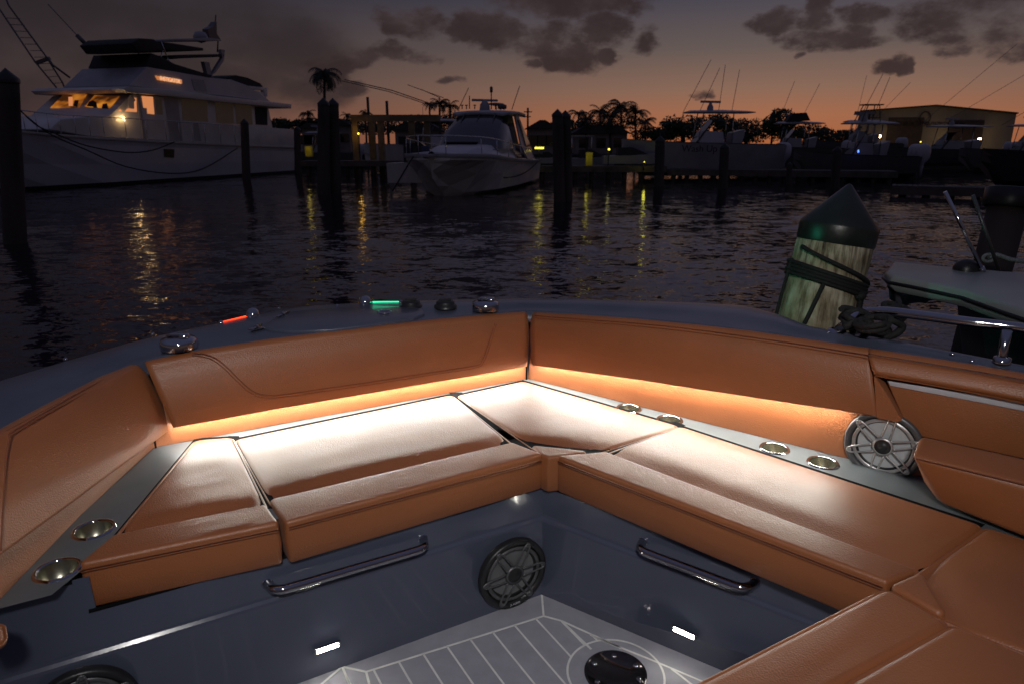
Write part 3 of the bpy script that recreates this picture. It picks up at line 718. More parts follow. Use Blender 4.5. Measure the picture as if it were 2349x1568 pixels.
c_ = spk(1171, 1307, c0, nLw); speaker(c_, nLw, .118, 'black', 'gun', 'conedark', 'dark speaker on the cockpit side by the corner', spin=.05)
c_ = spk(196, 1618, c0, nLw); speaker(c_, nLw, .112, 'black', 'gun', 'conedark', 'dark speaker half out of frame at the lower left', spin=.45)
A, B = line_off(SBc, Rend, nRi, .004); c_ = V(2028, 1018, A, B); speaker(c_, n3r, .108, 'gun', 'silver', 'cone', 'silver speaker behind the starboard shelf', spin=.35, up=(0, 0, 1))

# --- grab handles
def grab(pts, p2, n, off=.055):
    P = [PL(x, y, UPR, n) for x, y in pts]
    a, b = P; d = (b - a).normalized(); w = MB()
    path = [a, a + n * off * .5 + d * .004, a + n * off * .93 + d * .022, a + n * off + d * .06, a.lerp(b, .35) + n * off, a.lerp(b, .65) + n * off, b + n * off - d * .06, b + n * off * .93 - d * .022, b + n * off * .5 - d * .004, b]
    w.tube(path, .0130, 14, sub=5)
    for q in (a, b): w.lathe([(.024, 0), (.024, .003), (.017, .008), (.0135, .012)], q, n, 24)
    return w.build('grab_handle', 'chrome', boat)
grab([(612, 1333), (968, 1232)], c0, nLu); grab([(1478, 1238), (1735, 1332)], c0, nRu)
# --- courtesy lights
def courtesy(x, y, n, label):
    p = PL(x, y, LOW, n); d = Vector((0, 0, 1)).cross(n).normalized(); w = MB()
    rot = Matrix((d, n, d.cross(n))).transposed()
    w.box(p + n * .004, (.074, .008, .020), rot=rot); h = w.build('courtesy_light', 'chrome', boat, bevel=.003)
    h['label'] = label
    w = MB(); w.box(p + n * .008, (.060, .004, .011), rot=rot); w.build('lens', 'courtesy', h)
courtesy(750, 1481, nLw, 'courtesy light on the port side'); courtesy(1571, 1447, nRw, 'courtesy light on the starboard side')

# --- deck and hull outside the lounge
cols = [(-260, 1180, -260, 975, -.70), (-80, 1044, -80, 893, -.70), (0, 989, 0, 869, -.705), (160, 902, 150, 825, -.71), (315, 825, 300, 782, -.715), (400, 806, 400, 759, -.715), (500, 792, 500, 739, -.717), (600, 777, 580, 722, -.718), (690, 766, 650, 707, -.72),
        (800, 752, 740, 697, -.72), (900, 740, 850, 692, -.72), (1060, 722, 1000, 686, -.72), (1215, 709, 1174, 682, -.72), (1330, 716, 1330, 684, -.705), (1460, 726, 1460, 688, -.685),
        (1600, 740, 1600, 692, -.665), (1700, 752, 1715, 698, -.66), (1770, 760, 1790, 720, -.656), (1850, 773, 1860, 746, -.652), (1995, 795, 1980, 765, -.645), (2100, 811, 2100, 786, -.643), (2349, 852, 2349, 834, -.64), (2600, 905, 2600, 888, -.64)]
w = MB(); rings = []
for ix, iy, ox, oy, z in cols:
    if ix < 320: pa, pb, nb = Vector((-1.30, 2.27)) * KS, Vector((-1.27, .95)) * KS, nl
    elif ix < 1216: pa, pb, nb = SBl, SBc, nF
    else: pa, pb, nb = SBc, Rend, nRi
    i_ = V(ix, iy, pa, pb); i_ -= Vector((nb[0], nb[1], 0)) * .022; o_ = G(ox, oy, i_.z - H); d = (o_ - i_); dd = Vector((d.x, d.y, 0)); L = dd.length; dd.normalize()
    tuck = i_ - Vector((0, 0, .06)); up = Vector((0, 0, 1))
    rings.append([tuck, i_ - up * .012, i_ + dd * .010 - up * .010, i_ + dd * L * .40 - up * .012, i_ + dd * L * .5 - up * .004, o_ - dd * .02 - up * .0, o_ - up * .004, o_ + dd * .012 - up * .016, o_ + dd * .014 - up * .06,
                  o_ - dd * .02 - up * .30, Vector((o_.x - dd.x * .16, o_.y - dd.y * .16, .5)), Vector((o_.x - dd.x * .42, o_.y - dd.y * .42, -.3))])
w.loft(rings, closed=False)
w.build('hull', 'geldeck', boat)
# anchor locker hatch on the bow deck
ZD = -.6415
hp = [(598, 757), (625, 765), (680, 768), (760, 765), (860, 752), (950, 738), (974, 727), (968, 717), (940, 712), (820, 708), (700, 713), (665, 718)]
w = MB(); w.prism([G(x, y, ZD - .006) for x, y in hp], (0, 0, .016)); hatch = w.build('anchor_locker_lid', 'geldeck', boat, bevel=.004)
for a, b in (((577, 757), (600, 742)), ((636, 727), (662, 714))):
    w = MB(); p, q = G(*a, ZD + .014), G(*b, ZD + .014); w.tube([p, q], .004, 8); w.tube([p.lerp(q, .4), p.lerp(q, .6)], .008, 10)
    m_ = p.lerp(q, .5); w.box(m_ - Vector((0, 0, .006)), (.05, .03, .003), rz=.9)
    w.build('hinge', 'chrome', hatch)
w = MB(); w.lathe([(.030, .008), (.028, .012), (.020, .013), (.018, .009), (.0001, .010)], G(882, 721, ZD), seg=28); w.tube([G(872, 720, ZD + .014), G(893, 719, ZD + .014)], .003, 6)
w.build('latch', 'chrome', hatch)
def cleat(x, y, r, zz=ZD):
    c = G(x, y, zz); w = MB(); w.lathe([(r, 0), (r, .022), (r * .93, .032), (r * .6, .037), (.0001, .039)], c, seg=36)
    w.lathe([(r * .30, .036), (r * .30, .046), (r * .2, .05), (.0001, .05)], c + Vector((r * .38, -.0, 0)), seg=16)
    w.tube([c + Vector((-r * .6, 0, .040)), c + Vector((-r * .3, 0, .045)), c + Vector((r * .3, 0, .045)), c + Vector((r * .6, 0, .040))], .006, 10)
    return w.build('deck_cleat', 'chrome', boat)
cleat(411, 798, .056); cleat(1114, 710, .054)
for x, y in ((943, 706), (1022, 706)):
    c = G(x, y, ZD); w = MB(); w.lathe([(.046, 0), (.046, .010), (.038, .013), (.037, .024), (.030, .030), (.0001, .031)], c, seg=32); w.box(c + Vector((0, 0, .034)), (.045, .012, .008), rz=.3)
    w.build('deck_fill_cap', 'black', boat)
def navlight(x, y, ex, ey, m, energy, colr, label, z=-.634, glow_off=(-.05, .05, .05), glow_to=(-9, 6, 1.6)):
    c = G(x, y, z); e = G(ex, ey, z); w = MB()
    w.lathe([(.026, -.008), (.026, .006), (.021, .020), (.011, .029), (.0001, .031)], c, seg=24); w.lathe([(.012, .0), (.012, .010), (.0001, .012)], c + Vector((.0, -.024, 0)), (0, -1, .3), seg=14)
    o = w.build('navigation_light', 'chrome', boat); o['label'] = label
    d = (e - c).normalized(); w = MB(); w.tube([c + d * .03 + Vector((0, 0, .003)), e + Vector((0, 0, .002))], lambda t: .0028 * (1 - .5 * t), 8); w.build('lens', m, o)  # glowing rod added as the streak of light along the rail
    w = MB(); w.lathe([(.008, -.006), (.008, .006), (.0001, .010)], e, seg=12); w.build('stud', 'chrome', o)
    l = lamp('navigation_glow', 'SPOT', c, energy, colr, .03); l.data.spot_size = R(38); l.data.spot_blend = .5; l.location = c + Vector(glow_off); aim(l, glow_to)
    l.parent = o; l.location = c + Vector(glow_off) - Vector(boat['_o'])
navlight(580, 724, 507, 740, 'red', .05, (1, .05, .02), 'red navigation light on the port bow')
navlight(838, 695, 919, 693, 'green', 14, (.05, 1, .6), 'green navigation light on the starboard bow', glow_off=(.10, .05, .13), glow_to=(1.6, 3.1, 1.98))
w = MB()
for x, y, z in ((350, 767, -.632), (150, 824, -.630), (640, 708, -.633), (773, 702, -.633), (1900, 763, -.583), (2230, 828, -.575), (2185, 812, -.576)):
    w = MB(); w.lathe([(.006, 0), (.005, .005), (.0001, .007)], G(x, y, z), seg=10); w.build('snap_stud', 'chrome', boat)
# bow rail on the starboard gunwale
w = MB(); zr = -.645
base = G(1918, 760, -.582); rail = [base, G(1945, 738, -.54), G(1975, 719, -.52), G(2025, 714, -.50), G(2100, 722, -.497), G(2220, 738, -.497), G(2349, 753, -.497), G(2600, 790, -.497)]
w.tube(rail, .0145, 14, sub=6); w.lathe([(.032, -.004), (.030, .004), (.016, .010)], base, seg=20)
sb = G(2298, 828, -.576); sp = G(2310, 751, -.497); w.tube([sb, sb.lerp(sp, .5), Vector((sb.x, sb.y, sp.z)).lerp(sp, .5)], .0125, 12); w.lathe([(.022, -.004), (.021, .012), (.013, .014)], sb, seg=20)
w.build('handrail', 'chrome', boat)

# ================================================================== PILINGS
def arc(c, r, n=16, z=0): return [Vector((c[0] + r * math.cos(2 * math.pi * k / n), c[1] + r * math.sin(2 * math.pi * k / n), z)) for k in range(n)]
# near piling with a black cone cap, roped
axb = G(1868, 742, -.60); Yp = 3.05
pb = W(1868, 742, Yp); pt = W(1921, 534, Yp + .02); ax_ = (pt - pb).normalized(); rp = .158
pile = thing('piling', 'thick weathered piling with a black cone cap, wrapped with black mooring rope', 'piling', tuple(pb))
w = MB(); rings = []
for k in range(28):
    t = k / 27; h = -2.4 + t * (2.4 + (pt - pb).length); rr = rp * (1.04 - .03 * t); c = pb + ax_ * h
    u = Vector((1, 0, 0)); u = (u - ax_ * u.dot(ax_)).normalized(); v = ax_.cross(u)
    rings.append([c + (u * math.cos(a) + v * math.sin(a)) * (rr * (1 + .02 * mnoise.noise(Vector((math.cos(a) * 3, math.sin(a) * 3, h * .8))) + .012 * mnoise.noise(Vector((math.cos(a) * 11, math.sin(a) * 11, h * 2))))) for a in [2 * math.pi * j / 64 for j in range(64)]])
w.loft(rings); w.build('post', 'wood', pile)
w = MB(); w.lathe([(rp * 1.03, -.045), (rp * 1.04, -.042), (rp * 1.05, .026), (rp * 1.04, .036), (.010, .212), (.0001, .216)], pt, ax_, 56)
pt = pt; M['cap'] = mat('matte_green_black_plastic', (.011, .015, .013), .36, var=.3, vscale=6, bump=.002, bscale=20)
w.build('cone_cap', 'cap', pile)
w = MB(); sp_ = []
def on_pile(a, h, dr=.010):
    u = Vector((1, 0, 0)); u = (u - ax_ * u.dot(ax_)).normalized(); v = ax_.cross(u); return pb + ax_ * h + (u * math.cos(a) + v * math.sin(a)) * (rp * 1.02 + dr)
for q in range(4):
    w.tube([on_pile(a, .185 + q * .017 + .03 * math.cos(a - 3.4 + q * .1) - .0, .010 + .002 * (q % 2)) for a in [math.pi * 2 * j / 40 for j in range(41)]], .0095, 8)
w.tube([on_pile(math.pi + .3 + (math.pi * .75) * t, .34 - .12 * t, .012) for t in [j / 14 for j in range(15)]], .0095, 8)
w.tube([on_pile(4.25 - .3 * t, .20 - .30 * t, .012 + .03 * t) for t in [j / 8 for j in range(9)]] , .010, 8)
w.tube([on_pile(5.3 + .15 * t, .18 - .22 * t, .014 + .02 * t) for t in [j / 8 for j in range(9)]], .011, 8)
w.tube([on_pile(3.15, .28 - .75 * t, .014 + .03 * t) for t in [j / 8 for j in range(9)]], .008, 8)
w.lathe([(.0001, -.022), (.02, -.015), (.026, 0), (.02, .015), (.0001, .022)], on_pile(5.3, .17, .015), seg=12)
rp_ = w.build('mooring_rope', 'rope'); tag(rp_, 'black rope wound several times round the thick capped piling', 'rope')

def far_pile(px, pyt, Y, wpx, label, px_b=None, group='dark timber pilings in the harbour', n=1, gap=0):
    top = W(px, pyt, Y); r = wpx * Y / FPX / 2
    xb = (px_b if px_b is not None else px)
    b = W(xb, 784 - FPX * math.tan(PITCH - math.atan(H / Y)), Y)
    o = thing('piling', label, 'piling', (b.x, b.y, 0), group=group)
    w = MB(); rings = []
    for k in range(12):
        t = k / 11; c = Vector((b.x, b.y, -1)).lerp(top - Vector((0, 0, r * 1.0)), t)
        rings.append([c + Vector((math.cos(a), math.sin(a), 0)) * r * (1.08 - .08 * t) * (1 + .03 * mnoise.noise(Vector((math.cos(a) * 2, math.sin(a) * 2, t * 6 + px)))) for a in [2 * math.pi * j / 16 for j in range(16)]])
    w.loft(rings); w.build('post', 'pile', o)
    w = MB(); w.lathe([(r * 1.06, -.3 * r), (r * 1.06, .1 * r), (.0001, r * 1.1)], top - Vector((0, 0, r)), seg=16); w.build('cone_cap', 'black', o)
    return o
far_pile(12, 158, 16, 44, 'tall dark piling at the left edge of the photo', px_b=20)
far_pile(741, 225, 32, 25, 'left piling of the tall pair below the single palm', px_b=738)
far_pile(763, 226, 32.6, 24, 'right piling of the tall pair below the single palm', px_b=768)
far_pile(560, 273, 45, 17, 'dark piling standing in front of the stern half of the big white yacht', px_b=563)
far_pile(681, 290, 54, 14, 'slim piling just behind the stern of the big white yacht', px_b=682)
far_pile(1279, 251, 28, 24, 'left piling of the pair right of the cruiser', px_b=1286)
far_pile(1297, 254, 28.4, 24, 'right piling of the pair right of the cruiser', px_b=1303)
far_pile(1515, 312, 38, 21, 'piling in front of the bow of the big fishing boat', px_b=1513)
far_pile(1663, 328, 36, 20, 'piling in front of the lettering of the big fishing boat', px_b=1660)
far_pile(1922, 336, 36, 18, 'piling right of the twin outboard motors', px_b=1918)
far_pile(1812, 372, 40, 12, 'short piling below the twin outboard motors', px_b=1812)
# dark leaning piling at the right
b = W(2228, 800, 4.6); t_ = W(2318, 452, 4.7); dpo = thing('piling', 'dark square-topped piling behind the neighbouring bow at the right edge', 'piling', tuple(b), group='dark timber pilings in the harbour')
w = MB(); d = (t_ - b); w.tube([b - d * 1.2, b, b + d * .5, t_], .118, 20); w.build('post', 'pile', dpo)
w = MB(); w.lathe([(.15, -.07), (.155, -.06), (.155, .05), (.14, .06), (.0001, .06)], t_, d, 20); w.build('flat_cap', 'black', dpo)

# ================================================================== NEIGHBOURING BOW (right edge)
nb = thing('neighbouring_boat', 'white bow platform of the neighbouring boat reaching in from the right edge', 'boat', tuple(W(2349, 720, 3.6)))
w = MB(); ZN = -.575
topo = [(2052, 600), (2195, 613), (2300, 622), (2420, 628), (2700, 640), (2700, 800), (2420, 732), (2300, 694), (2215, 665), (2120, 645), (2050, 632), (2036, 622)]
tp = [G(x, y, ZN) for x, y in topo]; lo = [p - Vector((0, 0, .055)) for p in tp]
cn = sum(tp, Vector()) / len(tp)
w.loft([[p.lerp(cn, .05) - Vector((0, 0, .075)) for p in tp], [p.lerp(cn, -.02) - Vector((0, 0, .05)) for p in tp], [p.lerp(cn, -.03) - Vector((0, 0, .03)) for p in tp], [p.lerp(cn, -.02) - Vector((0, 0, .012)) for p in tp], [p.lerp(cn, .015) for p in tp]], smooth=False)
M['nbw'] = mat('grey_white_gelcoat', (.25, .28, .27), .35, var=.08, vscale=4)
w.build('bow_platform', 'nbw', nb, bevel=.006)
w = MB(); w.tube([p.lerp(cn, -.035) - Vector((0, 0, .034)) for p in tp[6:]] + [tp[0].lerp(cn, -.03) - Vector((0, 0, .034))], .008, 8); w.build('rubbing_strake', 'black', nb)
hp_ = [G(x, y, ZN - .08) for x, y in ((2190, 668), (2700, 660), (2700, 830), (2420, 750), (2300, 708))]
w = MB(); w.loft([[Vector((p.x + .9, p.y + .25, -.2)) for p in hp_], [p.lerp(Vector((p.x + .5, p.y + .15, p.z)), .5) - Vector((0, 0, .7)) for p in hp_], hp_], smooth=False);
M['nbh'] = mat('shadowed_navy_hull', (.03, .03, .035), .3, var=.1)  # plain dark hull colour
w.build('hull', 'nbh', nb, bevel=.01)
w = MB(); a = W(2085, 640, 3.75); w.hexa([a + Vector((-.03, -.05, -.11)), a + Vector((.09, -.05, -.13)), a + Vector((.10, .05, -.13)), a + Vector((-.02, .05, -.11))],
       [a + Vector((-.02, -.06, .03)), a + Vector((.20, -.06, .0)), a + Vector((.20, .06, .0)), a + Vector((-.02, .06, .03))]); w.build('anchor_roller', 'gun', nb, bevel=.006)
a = W(2062, 668, 3.7); w = MB(); w.prism([a + Vector((-.05, 0, .03)), a + Vector((.03, 0, -.02)), a + Vector((.20, 0, -.01)), a + Vector((.22, 0, -.05)), a + Vector((.02, 0, -.08)), a + Vector((-.03, 0, -.05))], (0, .03, 0)); w.build('anchor', 'gun', nb, bevel=.004)
w = MB(); p = G(2256, 624, ZN); q = W(2168, 440, p.y + .05); w.tube([p, q], .0085, 12); w.tube([p, p.lerp(q, .06)], .013, 12); w.build('rod', 'chrome', nb)
w = MB(); p2_ = W(2292, 622, p.y + .3); q2 = W(2232, 448, p.y + .35); w.tube([p2_, q2], .0085, 12); w.build('rod', 'gun', nb)
w = MB(); w.lathe([(.055, -.01), (.055, .01), (.045, .035), (.02, .05), (.0001, .052)], p + Vector((-.05, .05, 0)), seg=24); w.build('deck_fitting', 'black', nb)
rl_ = MB(); a = W(2268, 592, 4.1); rl_.tube([a, a + Vector((.04, 0, .02)), a + Vector((.12, -.02, -.005)), a + Vector((.25, -.05, -.02)), a + Vector((.6, -.1, -.03))], .013, 8, sub=4)
rl_.tube([a + Vector((.035 * math.cos(t), 0, .022 * math.sin(t))) for t in [2 * math.pi * k / 16 for k in range(17)]], .010, 8)
tag(rl_.build('dock_line', 'greyrope'), 'pale rope with an eye splice above the neighbouring bow', 'rope')
# black dock line made fast round the starboard handrail
w = MB()
for i_, (x, y, r_) in enumerate(((1960, 738, .05), (2000, 752, .055), (2055, 722, .045))):
    c = G(x, y, -.54)
    for q in range(5):
        t0 = random.random() * 6; tl = Vector((random.uniform(-.4, .4), random.uniform(-.4, .4), 1)).normalized(); u = tl.orthogonal().normalized(); v = tl.cross(u)
        w.tube([c + Vector((0, 0, -.012 + .008 * q)) + (u * math.cos(a) + v * math.sin(a)) * (r_ * (.5 + .1 * q)) for a in [t0 + 2 * math.pi * k / 18 for k in range(17)]], .0095, 8)
w.tube([G(2062, 700, -.50), G(2045, 728, -.52), G(2070, 748, -.55), G(2050, 768, -.58), G(2010, 775, -.59)], .012, 8, sub=4)
w.tube([G(1935, 752, -.55), G(1965, 738, -.53), G(1990, 765, -.58), G(2040, 758, -.58)], .012, 8, sub=4)
tag(w.build('dock_line', 'rope'), 'black dock line bundled round the starboard handrail', 'rope')
w = MB(); w.tube([W(2040, 655, 3.3), W(2058, 680, 3.2), G(2062, 702, -.50)], .012, 8, sub=3)
w.tube([G(1955, 745, -.54), on_pile(5.5, -.02, .02), on_pile(5.4, .16, .014)], .011, 8, sub=4)
tag(w.build('dock_line', 'rope'), 'black line running from the roped piling down to the handrail', 'rope')

# ================================================================== THE BIG WHITE MOTOR YACHT (left)
CS = .33354
def C1(x, y): return (x * CS, y * CS)                # readings taken on an enlargement of the top left of the photo
HA = G(50, 440, -H); HB = G(690, 395, -H); ud = (HB - HA); ud.z = 0; LY = ud.length; ud.normalize(); ub = Vector((-ud.y, ud.x, 0))   # ub points across the beam, away from us
if ub.x > 0: ub = -ub
yb = thing('motor_yacht', 'big white motor yacht with lit orange cabin windows and a flybridge', 'yacht', tuple(HA))
def S(x, y, off=0.0):                                 # point on the yacht's near side, off = metres inboard
    return PL(x, y, HA + ub * off, -ub)
def sprism(pix, off, depth, name, m, bevel=0, parent=None, crop=True, w=None):
    P = [S(*(C1(*p) if crop else p), off) for p in pix]
    ww = w or MB(); ww.prism(P, ub * depth)
    return ww.build(name, m, parent or yb, bevel=bevel) if w is None else None
BM = 6.4
# hull: near side sheer and waterline, bow closing beyond the left edge
def sl(s, off, z): return Vector((HA.x, HA.y, 0)) + ud * s + ub * off + Vector((0, 0, z))
zs = lambda x, y: S(x, y).z
sheer = []
for x, y in ((40, 300), (150, 311), (260, 318), (400, 326), (560, 333), (690, 338)):
    p = S(x, y); sheer.append(((p - HA).dot(ud), p.z))
def shz(s):
    for (a, za), (b, zb) in zip(sheer, sheer[1:]):
        if s <= b: t = max(-1.5, (s - a) / (b - a)); return za + (zb - za) * t
    return sheer[-1][1]
w = MB(); rings = []
for s_ in (-7.5, -6.8, -5.5, -3.5, -1.0, 2, 5, 9, 14, 19, LY):
    t = min(1, max(0, (s_ + 7.5) / 9.0)); k = math.sin(t * math.pi / 2) ** .8
    hb = BM / 2 * k + .02; hw = BM / 2 * (max(0, min(1, (s_ + 5.2) / 9.0)) ** .7) + .01; zz = shz(s_) + max(0, -s_) * .02; mid_ = BM / 2
    rings.append([sl(s_, mid_ - hb, zz), sl(s_, mid_ - hb * .985, zz - .35), sl(s_, mid_ - (hb * .5 + hw * .5), zz * .45), sl(s_, mid_ - hw, .12), sl(s_, mid_ - hw * .95, -.5), sl(s_, mid_ + hw * .95, -.5), sl(s_, mid_ + hw, .12), sl(s_, mid_ + (hb * .5 + hw * .5), zz * .45), sl(s_, mid_ + hb * .985, zz - .35), sl(s_, mid_ + hb, zz)])
w.loft(rings, smooth=False); w.build('hull', 'white', yb)
w = MB(); w.loft([[r[0] + Vector((0, 0, .02)) - ub * .03, r[0] - Vector((0, 0, .1)) - ub * .05, r[0] - Vector((0, 0, .12)) + ub * .02] for r in rings], closed=False); w.build('rub_rail', 'whitecr', yb)
w = MB(); w.loft([[r[3] - ub * .02 + Vector((0, 0, .05)), r[4] - ub * .02] for r in rings], closed=False, smooth=False); w.build('boot_stripe', 'black', yb)
sprism([(1130, 1025), (1200, 1028), (1198, 1087), (1130, 1082)], -.02, .1, 'hull_vent', 'black')
# stern bulwark
sprism([(1700, 868), (2030, 892), (2035, 1015), (1690, 1000)], .05, .12, 'bulwark', 'whitecr', .02)
# main cabin
cab = [(900, 650), (1230, 672), (1845, 735), (1905, 1010), (1180, 972), (600, 935), (340, 890), (420, 820), (760, 790)]
A_ = .35
P = [S(*C1(*p), A_) for p in cab]
w = MB(); w.prism(P, ub * (BM - 2 * A_)); w.build('deckhouse', 'whitecr', yb, bevel=.05)
# windscreen: front face of the deckhouse
fp0 = S(*C1(760, 792), A_); fp1 = S(*C1(900, 648), A_); fnm = (fp1 - fp0).cross(ub).normalized()
if fnm.dot(ud) > 0: fnm = -fnm
def FR(x, y, off=.03): return PL(*C1(x, y), fp0 + fnm * off, fnm)
def panel(pts, m, name, parent, d=.05, fn=None):
    w = MB(); n_ = (pts[1] - pts[0]).cross(pts[2] - pts[0]).normalized()
    if n_.dot(CAM - pts[0]) > 0: n_ = -n_
    w.prism(pts, n_ * d); return w.build(name, m, parent)
w = MB(); w.prism([FR(330, 770, .0), FR(340, 740, .0), (FR(430, 636, .0)), FR(905, 648, 0), FR(760, 792, 0)], -fnm * .4)
w.build('windscreen_frame', 'dockdark' if 'dockdark' in M else 'grey', yb)
wf = panel([FR(*p) for p in ((345, 742), (432, 655), (596, 648), (545, 738))], 'cabin', 'window', yb)
panel([FR(*p, .05) for p in ((470, 668), (497, 668), (500, 728), (472, 728))], 'cabinpink', 'cabin_post', wf)
panel([FR(*p) for p in ((582, 732), (650, 656), (822, 662), (752, 746))], 'cabin', 'window', yb)
def swin(pts, m, name='window', off=None): return panel([S(*C1(*p), A_ - .02 if off is None else off) for p in pts], m, name, yb)
for q in (((598, 730), (612, 700), (640, 690), (662, 704), (668, 738)), ((700, 742), (706, 716), (735, 712), (744, 744)), ((505, 728), (512, 690), (540, 690), (530, 735))): panel([FR(*p, .05) for p in q], 'blackc', 'helm_console', wf)
w1 = swin([(812, 765), (905, 668), (938, 676), (942, 772)], 'cabinpink')
panel([S(*C1(*p), A_ - .05) for p in ((880, 670), (920, 672), (924, 750), (884, 748))], 'whitecr', 'wall_picture', w1)
w2 = swin([(975, 662), (1052, 668), (1062, 788), (1015, 782), (1012, 745), (988, 742)], 'cabinpink')
swin([(1068, 682), (1112, 686), (1122, 790), (1078, 786)], 'tanblind')
swin([(1128, 672), (1222, 680), (1258, 972), (1172, 966)], 'grey', 'side_door')
for q in ([(1250, 680), (1425, 695), (1432, 838), (1256, 828)], [(1480, 702), (1602, 714), (1610, 850), (1490, 842)], [(1618, 716), (1730, 728), (1738, 858), (1628, 852)]): swin(q, 'tanblind')
swin([(1752, 735), (1838, 742), (1840, 862), (1760, 858)], 'blackc')
swin([(1330, 850), (1362, 850), (1385, 972), (1340, 970)], 'grey', 'locker_door')
swin([(940, 655), (960, 657), (1006, 960), (990, 958)], 'grey', 'grab_post', A_ - .06)
# brow over the side decks and flybridge
sprism([(845, 612), (880, 594), (1230, 622), (1500, 660), (2005, 718), (2003, 748), (1500, 700), (1120, 656), (870, 638)], -.1, BM + .2, 'boat_deck', 'whitecr', .03)
sprism([(885, 592), (1010, 460), (1230, 498), (1440, 535), (1590, 548), (1705, 590), (1850, 690), (1500, 652)], .5, BM - 1.6, 'flybridge', 'grey', .05)
w = MB(); Q = [S(*C1(*p), .46) for p in ((1010, 462), (1230, 500), (1440, 537), (1585, 552), (1700, 594), (1860, 700), (1500, 656), (890, 590))]; w.prism(Q, ub * .03); w.build('flybridge_side', 'white', yb)
sprism([(1005, 458), (1040, 366), (1110, 390), (1200, 440), (1460, 520), (1440, 548), (1230, 502)], .62, BM - 2.1, 'tinted_windscreen', 'blackc', .03)
panel([S(*C1(*p), .42) for p in ((1318, 545), (1402, 552), (1426, 632), (1340, 622))], 'grey', 'side_hatch', yb)
# canopies
sprism([(905, 300), (960, 264), (1060, 270), (1100, 300), (1135, 345), (1040, 362), (950, 360)], .6, BM - 2.6, 'bimini_top', 'blackc', .06)
sprism([(1085, 285), (1200, 300), (1400, 332), (1400, 350), (1200, 352), (1120, 345)], .7, BM - 1.6, 'bimini_top', 'blackc', .04)
w = MB()
def st(a, b, r, off=.7, c=None):
    w.tube([S(*C1(*a), off), S(*C1(*b), off if c is None else c)], r, 6)
w.tube([S(*C1(940, 330), 4), S(*C1(980, 460), 4)], .035, 6); w.build('canopy_frame', 'chrome', yb); w = MB()
for a, b in (((1110, 290), (1150, 400)), ((1150, 400), (1215, 490)), ((1120, 345), (1085, 470))): st(a, b, .035)
w.build('canopy_frame', 'chrome', yb)
w = MB(); w.prism([S(*C1(*p), 1.6) for p in ((1200, 268), (1440, 262), (1520, 272), (1525, 282), (1200, 282))], ub * 2.2); w.build('radar_platform', 'grey', yb, bevel=.02)
w = MB(); w.prism([S(*C1(*p), .8) for p in ((1170, 400), (1250, 378), (1540, 372), (1548, 392), (1330, 396), (1200, 408))], ub * (BM - 1.6)); w.build('radar_arch', 'blackc', yb, bevel=.03)
w = MB(); w.prism([S(*C1(*p), .8) for p in ((1520, 340), (1548, 345), (1540, 420), (1480, 505), (1455, 520), (1530, 400))], ub * .25); w.prism([S(*C1(*p), .9) for p in ((1405, 425), (1440, 430), (1462, 528), (1430, 525))], ub * .3); w.build('arch_leg', 'grey', yb)
mst = MB(); mst.tube([S(*C1(1495, 360), 2.6), S(*C1(1500, 270), 2.6), S(*C1(1478, 200), 2.6), S(*C1(1484, 105), 2.6)], .05, 8)
mst.prism([S(*C1(*p), 2.45) for p in ((1432, 200), (1470, 180), (1490, 150), (1492, 235), (1520, 275), (1440, 262))], ub * .5); mst.build('mast', 'gun', yb)
w = MB(); w.lathe([(.0001, -.35), (.4, -.2), (.5, .05), (.35, .35), (.0001, .45)], S(*C1(1380, 262), 2.6), seg=20); w.build('radar_dome', 'grey', yb)
# tender and crane on the boat deck
w = MB(); P = [S(*C1(*p), 1.2) for p in ((1560, 535), (1620, 518), (1700, 535), (1790, 575), (1810, 600), (1700, 598), (1600, 560))]; w.prism(P, ub * 2.0)
te = w.build('tender', 'blackc'); tag(te, 'covered dark tender lying on the aft upper deck of the white yacht', 'dinghy')
w = MB(); w.prism([S(*C1(*p), .9) for p in ((1690, 590), (1840, 606), (1840, 665), (1822, 660), (1815, 622), (1705, 612))], ub * .3); w.prism([S(*C1(*p), .95) for p in ((1700, 612), (1820, 640), (1835, 678), (1745, 655))], ub * .6); w.build('deck_crane', 'whitecr', yb, bevel=.02)
# sign and rails
sg = panel([S(*C1(*p), .40) for p in ((1070, 522), (1252, 550), (1252, 578), (1085, 550))], 'ltamber', 'name_board', yb)
a, b2 = S(*C1(1098, 540), .36), S(*C1(1245, 565), .36); text_mesh('lettering', 'INSTIGATOR', .36, 'ltpale', (a + b2) / 2, b2 - a, (0, 0, 1), sg, depth=.01, width=(b2 - a).length * .95)
w = MB(); top_ = [S(*C1(*p), .1) for p in ((150, 760), (400, 790), (700, 806), (1130, 830), (1400, 848), (1700, 866))]; w.tube(top_, .028, 6)
for i in range(16):
    s_ = i / 15 * 5; k = min(4, int(s_)); p = top_[k].lerp(top_[k + 1], s_ - k); s0 = (p - HA).dot(ud); w.tube([p, sl(s0, .12, shz(s0))], .02, 5)
w.build('guard_rail', 'chrome', yb)
# reflections come from the lit windows and this deck lamp
dl_ = MB(); pl_ = S(*C1(851, 812), .30); dl_.lathe([(.0001, -.045), (.04, -.03), (.045, .02), (.0001, .045)], pl_, seg=12); dl_o = dl_.build('deck_lamp', 'lamp_warm', yb)
l = lamp('deck_glow', 'POINT', pl_, 18, (1, .62, .26), .08); l.parent = dl_o; l.location = S(*C1(851, 812), .1) - HA
